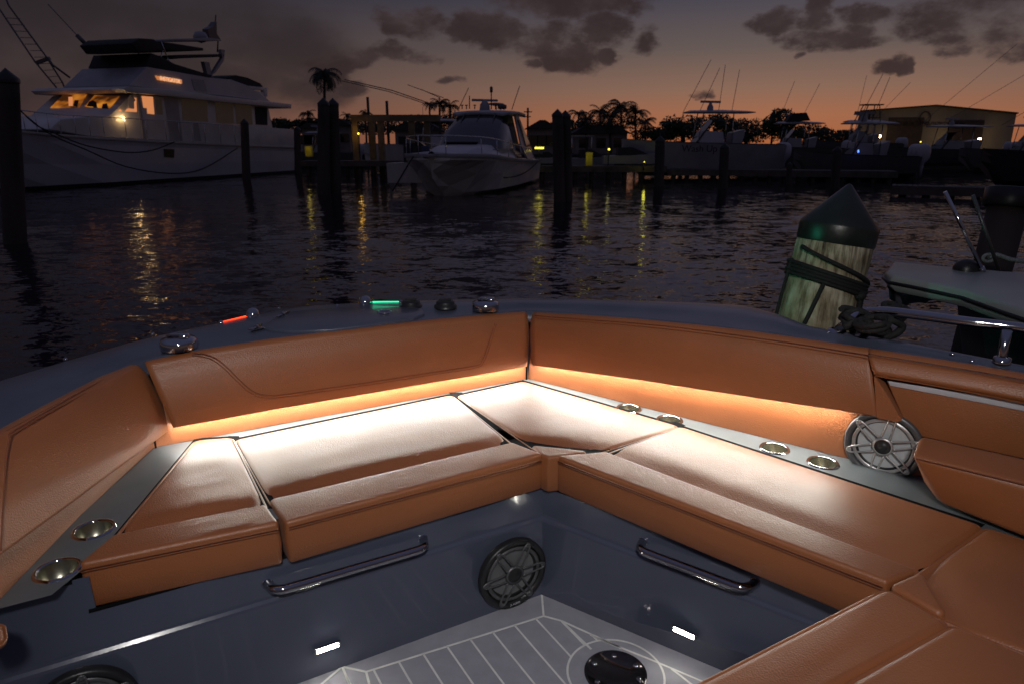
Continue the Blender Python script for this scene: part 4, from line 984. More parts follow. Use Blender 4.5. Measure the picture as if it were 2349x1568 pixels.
# mooring lines of the yacht
for pts, lb_ in ((((30, 235), (80, 285), (130, 308), (200, 335), (290, 350), (350, 345), (400, 326)), 'upper drooping black mooring line along the side of the big white yacht'),
                 (((30, 240), (110, 305), (200, 345), (290, 383), (390, 398), (465, 388), (545, 340)), 'lower drooping black mooring line along the side of the big white yacht')):
    w = MB(); w.tube([S(x, y, -.4) for x, y in pts], .035, 6, sub=4); tag(w.build('mooring_line', 'rope'), lb_, 'rope')
# outrigger lattice of a boat lying beyond the yacht
fb_ = thing('fishing_boat', 'dark fishing boat hidden beyond the white yacht, its crossed outriggers showing at the top left', 'boat', (-38, 52, 0))
w = MB(); w.loft([[Vector((-38 + sx * wd, 52 + l, z)) for sx, z in ((-1, 2.2), (-.8, 0), (.8, 0), (1, 2.2))] for l, wd in ((-6, .1), (-3, 1.6), (2, 2.2), (8, 2.1))], smooth=False); w.build('hull', 'grey', fb_)
def O(x, y, Y=50): return W(*C1(x, y), Y)
w = MB(); w.tube([O(-40, 10), O(240, 425), O(385, 600), O(440, 700)], .06, 6); w.tube([O(20, -60), O(60, 40), O(320, 395), O(430, 570), O(480, 700)], .06, 6)
for k in range(11):
    t = k / 10; w.tube([O(40 + 330 * t, 125 + 450 * t), O(140 + 290 * t, 130 + 440 * t)], .02, 5)
w.prism([O(230, 425), O(330, 390), O(340, 410), O(250, 445)], (0, .2, 0)); w.tube([O(330, 400), O(365, 450), O(480, 535)], .07, 6); w.build('outrigger', 'gun', fb_)
w = MB(); w.tube([O(330, 30, 49), O(530, 245, 49), O(660, 370, 49)], .03, 6); w.tube([O(530, 245, 49), O(590, 305, 49)], .14, 8); w.build('outrigger', 'gun', fb_)

# ================================================================== THE SPORT CRUISER (centre)
st_ = G(1020, 450, -H); ca = Vector((.2, .98, 0)).normalized(); cb = Vector((ca.y, -ca.x, 0))   # aft, and towards the viewer's right
cr_ = thing('sport_cruiser', 'white sport cruiser facing the camera with a dark windscreen and a radar on top', 'boat', (st_.x, st_.y, 0))
def K(s, t, z): return Vector((st_.x, st_.y, 0)) + ca * s + cb * t + Vector((0, 0, z))
w = MB(); rings = []; gun = []
for s_, hbm, zz, hw_ in ((-1.7, .15, 1.80, .0), (-1.5, .75, 1.80, .02), (-1.0, 1.25, 1.79, .06), (-.3, 1.65, 1.77, .30), (.4, 1.9, 1.75, .8), (1.4, 2.1, 1.70, 1.3), (3, 2.22, 1.60, 1.75), (6, 2.25, 1.45, 2.0), (10, 2.25, 1.32, 2.05), (13.4, 2.15, 1.25, 2.0)):
    kz = max(.0, 1 - max(0, s_ + .2) / .5) * .9 if s_ < .3 else 0
    low = -.4 if s_ > .2 else (.5 * -s_ + .05)
    low = min(low, zz - .5); chin = low + (.25 if s_ < 0 else .55)
    rings.append([K(s_, -hbm, zz), K(s_, -hbm * .98, zz - .22), K(s_, -(hbm * .55 + hw_ * .45), (zz + chin) / 2), K(s_, -hw_ - .02, chin), K(s_, 0, low - .05), K(s_, hw_ + .02, chin), K(s_, hbm * .55 + hw_ * .45, (zz + chin) / 2), K(s_, hbm * .98, zz - .22), K(s_, hbm, zz)])
    gun.append((K(s_, -hbm, zz), K(s_, hbm, zz)))
w.loft(rings, smooth=False); w.build('hull', 'whitecr', cr_)
w = MB(); w.loft([[g_[1] + cb * .03 + Vector((0, 0, .04)), g_[1] + cb * .05 - Vector((0, 0, .12)), g_[1] - Vector((0, 0, .13))] for g_ in gun], closed=False); w.loft([[g_[0] - cb * .03 + Vector((0, 0, .04)), g_[0] - cb * .05 - Vector((0, 0, .12)), g_[0] - Vector((0, 0, .13))] for g_ in gun], closed=False); w.build('rub_rail', 'white', cr_)
w = MB(); w.loft([[g_[0].lerp(g_[1], t) + Vector((0, 0, .03 + .10 * math.sin(math.pi * t))) for t in (.01, .15, .3, .5, .7, .85, .99)] for g_ in gun], closed=False); w.build('foredeck', 'white', cr_)
def arch(s, hw, z0, h, tp, n=10, hs=None):   # one cross frame of the cabin
    o = []
    for k in range(n + 1):
        t = k / n * 2 - 1; a = abs(t); x = hw * (1 - (1 - tp) * 0) * t
        o.append(K(s, math.copysign(min(1, a * 1.15), t) * hw * (1 if a > .87 else 1) * (tp if a <= .87 else 1), z0 if a > .95 else z0 + h * (1 - .12 * (a / .87) ** 4)))
    return o
w = MB(); w.loft([arch(1.2, .9, 1.80, .05, .85), arch(2.0, 1.45, 1.78, .30, .8), arch(3.6, 1.75, 1.7, .5, .8), arch(6.0, 1.75, 1.5, .85, .82), arch(7.5, 1.8, 1.45, .9, .82)], closed=False); w.build('trunk_cabin', 'white', cr_)
# windscreen and hardtop
w = MB(); w.loft([arch(3.3, 1.45, 1.95, .10, .9), arch(4.4, 1.70, 2.0, .55, .9), arch(5.1, 1.74, 2.0, .95, .88), arch(5.8, 1.72, 2.0, 1.25, .84), arch(6.8, 1.72, 2.0, 1.78, .80), arch(7.4, 1.75, 1.6, 2.24, .78), arch(8.6, 1.85, 1.5, 2.36, .78)], closed=False, smooth=True); w.build('windscreen', 'darkglass', cr_)
w = MB(); r1 = [K(6.7, -1.42, 3.72), K(6.75, -1.1, 3.84), K(6.6, 0, 3.92), K(6.75, 1.1, 3.84), K(6.7, 1.42, 3.72)]
ht = [[K(s_, t * hw, z - .10 * abs(t) ** 3) for t in (-1, -.8, -.4, 0, .4, .8, 1)] + [K(s_, t * hw, z - .12 - .10 * abs(t) ** 3) for t in (1, .8, .4, 0, -.4, -.8, -1)] for s_, hw, z in ((6.6, 1.2, 3.80), (6.9, 1.55, 3.90), (8.5, 1.75, 3.98), (10.2, 1.75, 3.94), (11.0, 1.6, 3.88))]
w.loft(ht, smooth=False); w.build('hardtop', 'grey', cr_, bevel=.02)
w = MB(); w.prism([K(8.55, 1.46, 3.85), K(8.9, 1.55, 3.85), K(12.2, 2.0, 1.3), K(9.6, 2.0, 1.4), K(8.4, 1.88, 2.1)], -cb * .1); w.build('side_panel', 'white', cr_)
w = MB(); w.prism([K(8.75, 1.62, 3.5), K(9.1, 1.66, 3.5), K(11.2, 1.97, 1.9), K(9.6, 1.97, 1.9)], -cb * .03); w.build('side_window', 'darkglass', cr_)
for t_ in (-.55, .0, .55):
    w = MB(); w.tube([K(4.7, t_ * 1.6, 2.40), K(5.5, t_ * 1.55, 3.05), K(6.6, t_ * 1.5, 3.72)], .03, 6); w.build('windscreen_post', 'gun', cr_)
w = MB()
rt = [K(-1.8, 0, 2.55), K(-1.5, .7, 2.55), K(0, 1.7, 2.50), K(1.5, 2.05, 2.42), K(3.4, 2.15, 2.3), K(6.5, 2.2, 2.1), K(9.5, 2.2, 1.9), K(10.5, 2.2, 1.4)]
w.tube(rt, .025, 6, sub=3); rtl = [K(-1.8, 0, 2.55), K(-1.5, -.7, 2.55), K(0, -1.7, 2.50), K(1.5, -2.05, 2.42), K(3.4, -2.15, 2.3), K(6.5, -2.2, 2.1), K(8, -2.2, 1.5)]; w.tube(rtl, .025, 6, sub=3)
for s_, t_, z in ((-1.6, .6, 1.8), (0, 1.72, 1.75), (1.5, 2.08, 1.68), (3.4, 2.2, 1.58), (5, 2.2, 1.5), (6.5, 2.22, 1.43), (8, 2.22, 1.38)):
    for sg_ in (1, -1): w.tube([K(s_, t_ * sg_, z), K(s_, t_ * sg_ * .98, {-1.6: 2.55, 0: 2.50, 1.5: 2.42, 3.4: 2.3, 5: 2.2, 6.5: 2.1, 8: 2.0}[s_])], .018, 5)
w.build('bow_rail', 'chrome', cr_)
w = MB(); w.box(K(-2.3, 0, 1.78), (.5, 1.2, .10), rz=-.25); w.tube([K(-2.9, 0, 1.75), K(-2.2, 0, 1.7)], .06, 8); w.build('bow_pulpit', 'grey', cr_)
w = MB(); c = W(1112, 240, 39.5); w.lathe([(.30, -.25), (.26, .1), (.16, .22), (.1, .36)], c - Vector((0, 0, .10)), seg=16); w.build('radar_pedestal', 'grey', cr_)
w = MB(); w.prism([W(1082, 227, 39.5), W(1142, 228.5, 39.5), W(1142, 233.5, 39.5), W(1082, 232.5, 39.5)], (0, .2, 0)); w.build('radar_bar', 'grey', cr_, bevel=.02)
for q in (((1127, 252), (1127, 201), .03, 39), ((1174, 252), (1192, 198), .02, 38), ((1052, 250), (1075, 202), .02, 41), ((1077, 250), (1077, 220), .03, 41)):
    w = MB(); w.tube([W(*q[0], q[3]), W(*q[1], q[3])], q[2], 6); w.build('antenna', 'gun', cr_)
w = MB(); c = W(1127, 206, 39); w.lathe([(.0001, -.18), (.08, -.12), (.08, .12), (.0001, .18)], c, seg=10); w.build('masthead_lamp', 'gun', cr_)
w = MB(); w.lathe([(.0001, -.1), (.5, 0), (.4, .06), (.0001, .1)], W(1137, 240, 40), seg=16); w.tube([W(1137, 241, 40), W(1138, 252, 40)], .05, 6); w.build('satellite_dish', 'grey', cr_)
for x in (1148, 1156): 
    w = MB(); w.lathe([(.0001, -.15), (.15, -.08), (.15, .1), (.0001, .15)], W(x, 246, 39.5), seg=12); w.build('horn', 'gun', cr_)
for x in (1060, 1070, 1089):
    w = MB(); w.tube([W(x, 251, 41), W(x, 242, 41)], .03, 6); w.lathe([(.08, 0), (.08, .05), (.0001, .06)], W(x, 243, 41), seg=10); w.build('deck_lamp', 'gun', cr_)
w = MB(); w.box(K(-.2, -.75, 1.98), (.35, .35, .32)); w.build('deck_box', 'bluecanvas', cr_, bevel=.03)
w = MB(); w.box(K(4.2, -.2, 2.28), (1.6, 1.5, .08), rz=-.25); w.build('sun_pad', 'blackc', cr_, bevel=.03)
w = MB(); w.tube([W(1062, 352, 33), W(1085, 372, 33), W(1115, 396, 33.2), W(1160, 408, 34), W(1205, 396, 37), W(1240, 366, 42)], .03, 6, sub=4)
tag(w.build('mooring_line', 'rope'), 'dark line drooping in a loop along the side of the sport cruiser', 'rope')
w = MB(); w.tube([W(955, 352, 30), W(940, 372, 29.5), W(900, 440, 29)], .03, 6, sub=3); tag(w.build('mooring_line', 'rope'), 'dark line leading down to the water from the bow of the sport cruiser', 'rope')

# ================================================================== DOCKS
def dock(name, p, q, wd, zt, label, npile, lit=0):
    p = Vector((p[0], p[1], 0)); q = Vector((q[0], q[1], 0)); d = (q - p); L = d.length; d.normalize(); s_ = Vector((-d.y, d.x, 0))
    o = thing(name, label, 'dock', tuple(p)); w = MB()
    n = int(L / .2)
    for i in range(n):
        a = p + d * (i * L / n + .01); b_ = p + d * ((i + 1) * L / n - .01)
        w.hexa([a + Vector((0, 0, zt - .05)), b_ + Vector((0, 0, zt - .05)), b_ + s_ * wd + Vector((0, 0, zt - .05)), a + s_ * wd + Vector((0, 0, zt - .05))], [a + Vector((0, 0, zt)), b_ + Vector((0, 0, zt)), b_ + s_ * wd + Vector((0, 0, zt)), a + s_ * wd + Vector((0, 0, zt))])
    w.build('planking', 'dock', o)
    w = MB(); w.hexa([p - s_ * .03 + Vector((0, 0, zt - .38)), q - s_ * .03 + Vector((0, 0, zt - .38)), q + s_ * .06 + Vector((0, 0, zt - .38)), p + s_ * .06 + Vector((0, 0, zt - .38))],
                     [p - s_ * .03 + Vector((0, 0, zt - .05)), q - s_ * .03 + Vector((0, 0, zt - .05)), q + s_ * .06 + Vector((0, 0, zt - .05)), p + s_ * .06 + Vector((0, 0, zt - .05))]); w.build('fascia_beam', 'dock', o)
    for i in range(npile):
        t = (i + .5) / npile; c = p + d * (L * t) + s_ * .25; w = MB(); w.tube([c + Vector((0, 0, -.6)), c + Vector((0, 0, zt - .05))], .16, 10); w.build('pile', 'pile', o)
    return o
GW = lambda x, y: G(x, y, -H)
a = W(690, 385, 50); b = W(960, 385, 50); dock('dock', a, b, 2.0, 1.05, 'timber dock on short piles left of the sport cruiser, below the yellow-lit posts', 9)
a = W(1225, 385, 45); b = W(1530, 385, 45); dock('dock', a, b, 2.0, .85, 'timber dock with a yellow-lit edge right of the sport cruiser', 8)
a = W(1530, 392, 45.2); b = W(2060, 405, 41.5); dock('dock', a, b, 2.2, .65, 'long dark dock below the row of fishing boats on the right', 16)
a = W(2045, 430, 31); b = W(2600, 446, 27); dock('dock', a, b, 1.4, .45, 'low finger dock running out of frame at the right edge', 9)
# boat lift frame with yellow lit posts
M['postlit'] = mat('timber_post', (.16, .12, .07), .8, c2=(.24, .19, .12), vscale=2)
bl = thing('boat_lift', 'timber boat lift frame with posts lit yellow by a small lamp', 'boat lift', (W(850, 370, 51).x, 51, 0))
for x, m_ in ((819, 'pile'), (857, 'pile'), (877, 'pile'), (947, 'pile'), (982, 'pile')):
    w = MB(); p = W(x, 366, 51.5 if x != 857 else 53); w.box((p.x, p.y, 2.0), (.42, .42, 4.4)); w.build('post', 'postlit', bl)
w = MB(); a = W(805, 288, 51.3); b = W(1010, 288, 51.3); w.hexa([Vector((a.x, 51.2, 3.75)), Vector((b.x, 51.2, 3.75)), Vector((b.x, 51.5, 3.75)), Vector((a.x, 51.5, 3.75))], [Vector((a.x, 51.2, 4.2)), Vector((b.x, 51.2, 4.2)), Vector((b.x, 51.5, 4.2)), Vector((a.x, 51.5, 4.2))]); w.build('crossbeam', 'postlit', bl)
def bulb(x, y, Y, m, r, energy, c, label, cat='lamp', name='dock_lamp', elong=None, pole=True, group=None):
    p = W(x, y, Y); o = thing(name, label, cat, tuple(p), group=group); w = MB()
    if elong: w.box(p, (elong, r, r))
    else: w.lathe([(.0001, -r), (r * .8, -r * .6), (r, 0), (r * .8, r * .6), (.0001, r)], p, seg=14)
    w.build('bulb', m, o)
    w = MB(); w.lathe([(r * 1.3, r * .8), (r * .9, r * 1.3), (.0001, r * 1.5)], p, seg=14)
    if pole: w.tube([p + Vector((0, .1, r * 1.2)), p + Vector((0, .14, 0)), Vector((p.x, p.y + .14, .6))], .035, 6)
    w.build('bracket', 'gun', o)
    l = lamp('glow', 'POINT', p - Vector((0, .25, 0)), energy, c, .1); l.parent = o; l.location = (0, -.25 - r, 0)
    return o
bulb(822, 307, 51.0, 'lamp_yellow', .07, 6, (1, .5, .07), 'small yellow lamp on the left post of the boat lift')
bulb(1237, 340, 44, 'lamp_yellow', .11, 1, (1, .9, .1), 'bright yellow tube lamp beside the stern of the sport cruiser', elong=.55)
bulb(1397, 343, 45.5, 'lamp_yellow', .07, .6, (1, .95, .5), 'small round pale yellow lamp over the dock near the low cabin boat')
w = MB(); p = W(1351, 366, 45.6); w.box((p.x, p.y, .85 + .42), (.43, .4, .84)); pb_ = w.build('power_box', 'yellow', None, bevel=.03); tag(pb_, 'yellow power pedestal box standing on the dock edge', 'box')
l = lamp('edge_glow', 'POINT', (p.x - .2, p.y - .8, 1.6), 1.5, (1, .88, .1), .1)
w = MB(); p = W(709, 348, 49); w.box((p.x, p.y, p.z), (.45, .4, .7)); tag(w.build('power_box', 'yellow', None, bevel=.03), 'small yellow box on the dock just left of the tall piling pair', 'box')
l = lamp('box_glow', 'POINT', (p.x, p.y - .8, p.z + .3), 1.5, (1, .75, .1), .1)
bulb(1478, 372, 44.5, 'lamp_yellow', .035, 2.2, (1, .95, .1), 'low yellow lamp at the bow tip of the cabin boat')

# ================================================================== FISHING BOATS
def cc_boat(label, loc, rz, L=9.0, fb=1.9, base=.0, ttop=True, motors=2, hullm='white', tower=False, ants=((.42, 2.6, -.2), (.5, 2.8, .2)), radar=True, cat='fishing boat', canvas=False, group='fishing boats moored along the docks'):
    o = thing('fishing_boat', label, cat, loc, rz, group=group, local=True); o['_o'] = (0, 0, 0)
    Bm = L * .15; P = lambda s, t, z: Vector((s * L, t * Bm, base + z))
    w = MB(); rings = []; gw = []
    for s_, hb, dz in ((-.06, .03, .25), (0, .22, .22), (.08, .55, .16), (.2, .85, .08), (.4, 1, 0), (.7, 1, -.06), (1, .95, -.1)):
        z = fb + dz; lw = max(.02, hb - .25) * (0.05 if s_ < .02 else 1); kz = max(0, .08 - s_) * 7
        rings.append([P(s_, -hb, z), P(s_, -(hb + lw) / 2, z * .55 + kz * .3), P(s_, -lw, .35 + kz), P(s_, 0, .0 + kz), P(s_, lw, .35 + kz), P(s_, (hb + lw) / 2, z * .55 + kz * .3), P(s_, hb, z)])
        gw.append((P(s_, -hb, z), P(s_, hb, z)))
    w.loft(rings, smooth=False); w.build('hull', hullm, o)
    w = MB(); w.loft([[a.lerp(b, .0) + Vector((0, 0, .05)), a.lerp(b, .12) + Vector((0, 0, .05)), a.lerp(b, .12) - Vector((0, 0, .3)), a.lerp(b, .88) - Vector((0, 0, .3)), a.lerp(b, .88) + Vector((0, 0, .05)), b + Vector((0, 0, .05))] for a, b in gw], closed=False, smooth=False); w.build('deck', hullm, o)
    w = MB(); w.hexa([P(.42, -.4, fb - .3), P(.62, -.4, fb - .3), P(.62, .4, fb - .3), P(.42, .4, fb - .3)], [P(.46, -.35, fb + .8), P(.60, -.38, fb + .75), P(.60, .38, fb + .75), P(.46, .35, fb + .8)]); w.build('console', 'white' if hullm != 'fargrey' else 'grey', o, bevel=.05)
    w = MB(); w.hexa([P(.40, -.42, fb - .2), P(.47, -.4, fb + .75), P(.47, .4, fb + .75), P(.40, .42, fb - .2)], [P(.42, -.42, fb - .2), P(.53, -.36, fb + 1.5), P(.53, .36, fb + 1.5), P(.42, .42, fb - .2)]); w.build('windscreen', 'darkglass', o)
    w = MB(); w.hexa([P(.66, -.4, fb - .3), P(.73, -.4, fb - .3), P(.73, .4, fb - .3), P(.66, .4, fb - .3)], [P(.67, -.4, fb + .7), P(.75, -.4, fb + .9), P(.75, .4, fb + .9), P(.67, .4, fb + .7)]); w.build('helm_seat', 'grey', o, bevel=.05)
    if ttop:
        zt = fb + 2.0
        for s_, t_ in ((.43, -.42), (.43, .42), (.66, -.42), (.66, .42)):
            w = MB(); w.tube([P(s_, t_, fb - .2), P(s_ + (.03 if s_ < .5 else .0), t_ * .95, zt)], .035, 6); w.build('top_leg', 'chrome', o)
        w = MB(); w.loft([[P(s_, t * wd, zt + h * (1 - t * t)) for t in (-1, -.6, 0, .6, 1)] + [P(s_, t * wd, zt - .06) for t in (1, .6, 0, -.6, -1)] for s_, wd, h in ((.36, .5, .04), (.39, .62, .12), (.6, .68, .16), (.76, .64, .10), (.80, .5, .04))], smooth=False); w.build('hardtop', 'grey', o)
        if radar:
            w = MB(); w.lathe([(.22, 0), (.2, .25), (.12, .38), (.08, .5)], P(.52, 0, zt + .1), seg=14); w.box(P(.52, 0, zt + .66), (1.5, .16, .14), rz=.25); w.build('radar', 'grey', o)
        for s_, h_, dx in ants:
            w = MB(); w.tube([P(s_, .4, zt + .05), P(s_, .4, zt + .05) + Vector((dx * h_, 0, h_))], .018, 5); w.build('antenna', 'gun', o)
    if tower:
        zt = fb + (2.1 if ttop else 0); zz = zt + 1.0
        for sx, sy in ((-1, -1), (-1, 1), (1, -1), (1, 1)):
            w = MB(); w.tube([P(.55 + sx * .08, sy * .42, zt), P(.57 + sx * .05, sy * .25, zz)], .035, 6); w.build('tower_leg', 'gun', o)
        w = MB(); w.hexa([P(.49, -.3, zz), P(.65, -.3, zz), P(.65, .3, zz), P(.49, .3, zz)], [P(.485, -.32, zz + .07), P(.655, -.32, zz + .07), P(.655, .32, zz + .07), P(.485, .32, zz + .07)]); w.build('tower_top', 'blackc', o)
    if canvas:
        zt = fb + 2.2
        w = MB(); w.loft([[P(.44, -.4, zt - .1), P(.50, -.36, zt + .6), P(.62, -.36, zt + .65), P(.66, -.42, zt)], [P(.44, .4, zt - .1), P(.50, .36, zt + .6), P(.62, .36, zt + .65), P(.66, .42, zt)]], smooth=False); w.build('canvas_cover', 'blackc', o)
    for i in range(motors):
        t_ = (i - (motors - 1) / 2) * .42
        w = MB(); c = P(1.0, t_, 0); r = []
        for z, hx, hy in ((.0, .10, .06), (.6, .12, .07), (.9, .16, .10), (1.15, .42, .22), (1.5, .48, .25), (1.85, .44, .23), (2.05, .30, .16), (2.1, .1, .06)):
            r.append([c + Vector((.42 + hx * math.cos(a), hy * math.sin(a), base + z + .1)) - Vector((0, 0, base)) for a in [2 * math.pi * k / 14 for k in range(14)]])
        w.loft(r); m_ = w.build('outboard_motor', 'white', o)
        w = MB(); w.tube([c + Vector((.42 - .47, -.12, 1.35)), c + Vector((.3, -.26, 1.6)), c + Vector((.85, -.12, 1.35))], .02, 6); w.build('cowl_trim', 'stripmetal', m_)
    return o
def put(x, Y): p = W(x, 300, Y); return p.x
big = cc_boat('largest white fishing boat on the right, with dark lettering, a radar and four long antennas', (put(1448, 48), 48, 0), R(4), L=10.2, fb=2.15, base=.55 - .45, ants=((.36, 3.3, .5), (.47, 2.8, .42), (.60, 3.0, .07), (.69, 2.7, .11)), hullm='grey')
A_b = W(1600, 342, 46.2); text_mesh('lettering', 'Wash Up', .62, 'letter', W(1605, 342, 46.35), (1, .07, 0), (0, 0, 1), None, depth=.01)
nm_ = bpy.data.objects['lettering.%03d' % max([int(o.name[-3:]) for o in bpy.data.objects if o.name.startswith('lettering.')])]; nm_.parent = big; nm_.matrix_parent_inverse = big.matrix_world.inverted() if False else (Matrix.Translation(big.location) @ Matrix.Rotation(R(4), 4, 'Z')).inverted()
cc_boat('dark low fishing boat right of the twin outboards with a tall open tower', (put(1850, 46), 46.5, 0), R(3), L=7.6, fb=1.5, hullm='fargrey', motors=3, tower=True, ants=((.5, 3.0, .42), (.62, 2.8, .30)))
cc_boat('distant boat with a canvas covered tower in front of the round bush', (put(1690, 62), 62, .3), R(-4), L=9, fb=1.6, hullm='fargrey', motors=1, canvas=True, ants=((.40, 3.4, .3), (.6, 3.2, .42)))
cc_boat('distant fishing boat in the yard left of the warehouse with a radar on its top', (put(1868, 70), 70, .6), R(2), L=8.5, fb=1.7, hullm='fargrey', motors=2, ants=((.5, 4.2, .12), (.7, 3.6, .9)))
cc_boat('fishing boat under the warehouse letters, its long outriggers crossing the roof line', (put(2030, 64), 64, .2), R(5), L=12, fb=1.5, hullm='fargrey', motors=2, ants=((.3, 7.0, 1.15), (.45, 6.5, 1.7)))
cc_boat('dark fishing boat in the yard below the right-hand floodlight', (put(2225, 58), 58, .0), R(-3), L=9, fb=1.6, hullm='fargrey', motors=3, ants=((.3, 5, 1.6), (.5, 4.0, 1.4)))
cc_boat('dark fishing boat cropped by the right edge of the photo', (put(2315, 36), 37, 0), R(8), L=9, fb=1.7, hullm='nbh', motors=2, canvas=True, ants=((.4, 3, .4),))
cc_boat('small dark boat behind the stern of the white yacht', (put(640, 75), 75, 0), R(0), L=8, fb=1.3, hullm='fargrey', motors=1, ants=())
sf = cc_boat('fishing boat with a long hardtop and outriggers half hidden behind the sport cruiser', (put(850, 58), 58, .0), R(2), L=9.6, fb=2.0, hullm='whitecr', motors=0, ants=((.44, 1.0, 0), (.72, 1.3, 0)), radar=False)
w = MB(); w.tube([W(1010, 246, 57), W(900, 208, 56), W(790, 183, 55)], .035, 6); w.build('outrigger', 'gun', sf, world=True).parent = sf
w = MB(); w.tube([W(1003, 247, 57), W(890, 210, 56), W(785, 186, 55)], .03, 6); w.build('outrigger', 'gun', sf)
for q in (((1010, 225), (965, 205)), ((1018, 225), (935, 195))):
    w = MB(); w.tube([W(*q[0], 58), W(*q[1], 58)], .025, 6); w.build('antenna', 'gun', sf)
for c in sf.children:
    if c.name.startswith('outrigger') or (c.name.startswith('antenna') and c.data.vertices and c.data.vertices[0].co.y > 50): c.matrix_parent_inverse = (Matrix.Translation(sf.location) @ Matrix.Rotation(R(2), 4, 'Z')).inverted()
# small cabin boat and small open boats at the centre dock
def runabout(label, x, Y, L, h, rz=0, m='white', top=False, z0=0.0):
    o = thing('cabin_boat', label, 'boat', (put(x, Y), Y, z0), rz, local=True); o['_o'] = (0, 0, 0); w = MB(); B_ = L * .17
    w.loft([[Vector((s * L, -hb * B_, h * zz)), Vector((s * L, -hb * B_ * .8, .1)), Vector((s * L, hb * B_ * .8, .1)), Vector((s * L, hb * B_, h * zz))] for s, hb, zz in ((0, .9, .8), (.5, 1, .85), (.8, .7, .95), (1.0, .04, 1.1))], smooth=False); w.build('hull', m, o)
    w = MB(); w.loft([[Vector((s * L, -hb * B_, h * .8)), Vector((s * L, -hb * B_ * .8, h * zz)), Vector((s * L, hb * B_ * .8, h * zz)), Vector((s * L, hb * B_, h * .8))] for s, hb, zz in ((.25, .75, 1.5), (.5, .75, 1.55), (.72, .5, 1.1), (.85, .2, .9))], smooth=False); w.build('cabin', 'darkglass', o)
    if top:
        for s in (.1, .5):
            w = MB(); w.tube([Vector((s * L, -B_ * .7, h * .8)), Vector((s * L, -B_ * .7, h + 1.3))], .03, 6); w.build('top_leg', 'chrome', o)
        w = MB(); w.box((.3 * L, 0, h + 1.33), (.5 * L, B_ * 1.5, .07)); w.build('canopy', 'grey', o)
    return o
runabout('low cabin boat with a wedge-shaped dark window, its bow lit yellow', 1385, 46.8, 3.7, .75, z0=.85, m='grey')
runabout('small open boat with a flat canopy behind the yellow box', 1300, 49.5, 3.4, .8, top=True, z0=.6, m='grey')
runabout('small pale boat between the cruiser and the piling pair', 1232, 47.5, 1.6, .55, z0=.85, m='grey')

runabout('low small boat lying left of the bow of the sport cruiser', 887, 33.5, 3.2, 1.25, z0=.35, m='whitecr')

# ================================================================== WAREHOUSE AND YARD
wh = thing('warehouse', 'long tan boat warehouse with a low gable and PALM BEACH YACHT CENTER lettering', 'warehouse', (W(1970, 300, 112).x, 112, 1.1))
YW = 112; e0 = W(1971, 257, YW); ap = W(2145, 244, YW + .0); e1 = W(2332, 262, YW); far = W(2600, 290, YW)
zb = 1.0; w = MB(); f0 = [Vector((e0.x, YW, zb)), Vector((e1.x, YW, zb)), Vector((e1.x, YW, e1.z)), Vector((ap.x, YW, ap.z)), Vector((e0.x, YW, e0.z))]
w.prism(f0, (21, 40, 0)); w.build('wall', 'wallmetal', wh)
w = MB()
for (p, q) in ((f0[4], f0[3]), (f0[3], f0[2])):
    w.hexa([p + Vector((0, -.4, .02)), q + Vector((0, -.4, .02)), q + Vector((21, 40.5, .02)), p + Vector((21, 40.5, .02))], [p + Vector((0, -.4, .22)), q + Vector((0, -.4, .22)), q + Vector((21, 40.5, .22)), p + Vector((21, 40.5, .22))])
w.build('roof', 'roof', wh)
w = MB(); w.box(((e0.x + 7.5), YW - .05, zb + 2.6), (5.5, .1, 5.0)); w.build('door', 'roof', wh)
w = MB(); w.box(((e0.x + 17), YW - .05, zb + 2.4), (5.5, .1, 4.6)); w.build('door', 'roof', wh)
ta, tb_ = W(2036, 283, YW - .15), W(2213, 289, YW - .15)
text_mesh('lettering', 'PALM BEACH YACHT CENTER', 1.0, 'letter', (ta + tb_) / 2, (1, 0, -.02), (0, 0, 1), wh, depth=.03, width=(tb_ - ta).length)
w = MB(); w.lathe([(.9, 0), (.9, .08), (.78, .08), (.78, 0)], W(2122, 270, YW - .1), (0, -1, 0), 24); w.build('emblem', 'letter', wh)
bulb(2017, 313, 108, 'lamp_warm', .26, 170, (1, .62, .26), 'bright warm floodlight in front of the left half of the warehouse', name='floodlight', group='yard floodlights')
bulb(2247, 321, 108, 'lamp_warm', .26, 170, (1, .62, .26), 'bright warm floodlight in front of the right half of the warehouse', name='floodlight', group='yard floodlights')
bulb(2112, 326, 55, 'lamp_yellow', .05, 1, (.9, .9, .3), 'dim greenish lamp above the row of boats under the warehouse', name='yard_lamp')
w = MB(); w.lathe([(.0001, -.05), (.05, 0), (.0001, .05)], W(1969, 346, 45), seg=10); w.box(W(1969, 349, 45), (.08, .05, .06)); tag(w.build('marker_lamp', 'bluelamp'), 'tiny blue lamp on the dark boats left of the warehouse', 'lamp')
# utility poles
for x, yt, Y, arm, lb in ((1777, 253, 90, .5, 'utility pole with short arms left of the round bush'), (1995, 262, 98, 1.3, 'utility pole with wide cross arms left of the warehouse'), (843, 223, 70, 0, 'bare thin pole behind the boat lift'), (1211, 248, 95, .5, 'utility pole right of the sport cruiser'), (887, 232, 66, 0, 'short bare pole over the long hardtop')):
    p = W(x, yt, Y); o = thing('utility_pole', lb, 'pole', (p.x, Y, 1), group='poles along the shore'); w = MB(); w.tube([Vector((p.x, Y, .8)), p], .13, 8); w.build('pole', 'pile', o)
    if arm:
        w = MB(); w.box(p - Vector((0, 0, .5)), (arm * 2.2, .12, .12)); w.box(p - Vector((0, 0, 1.1)), (arm * 1.6, .12, .12)); w.build('cross_arm', 'pile', o)
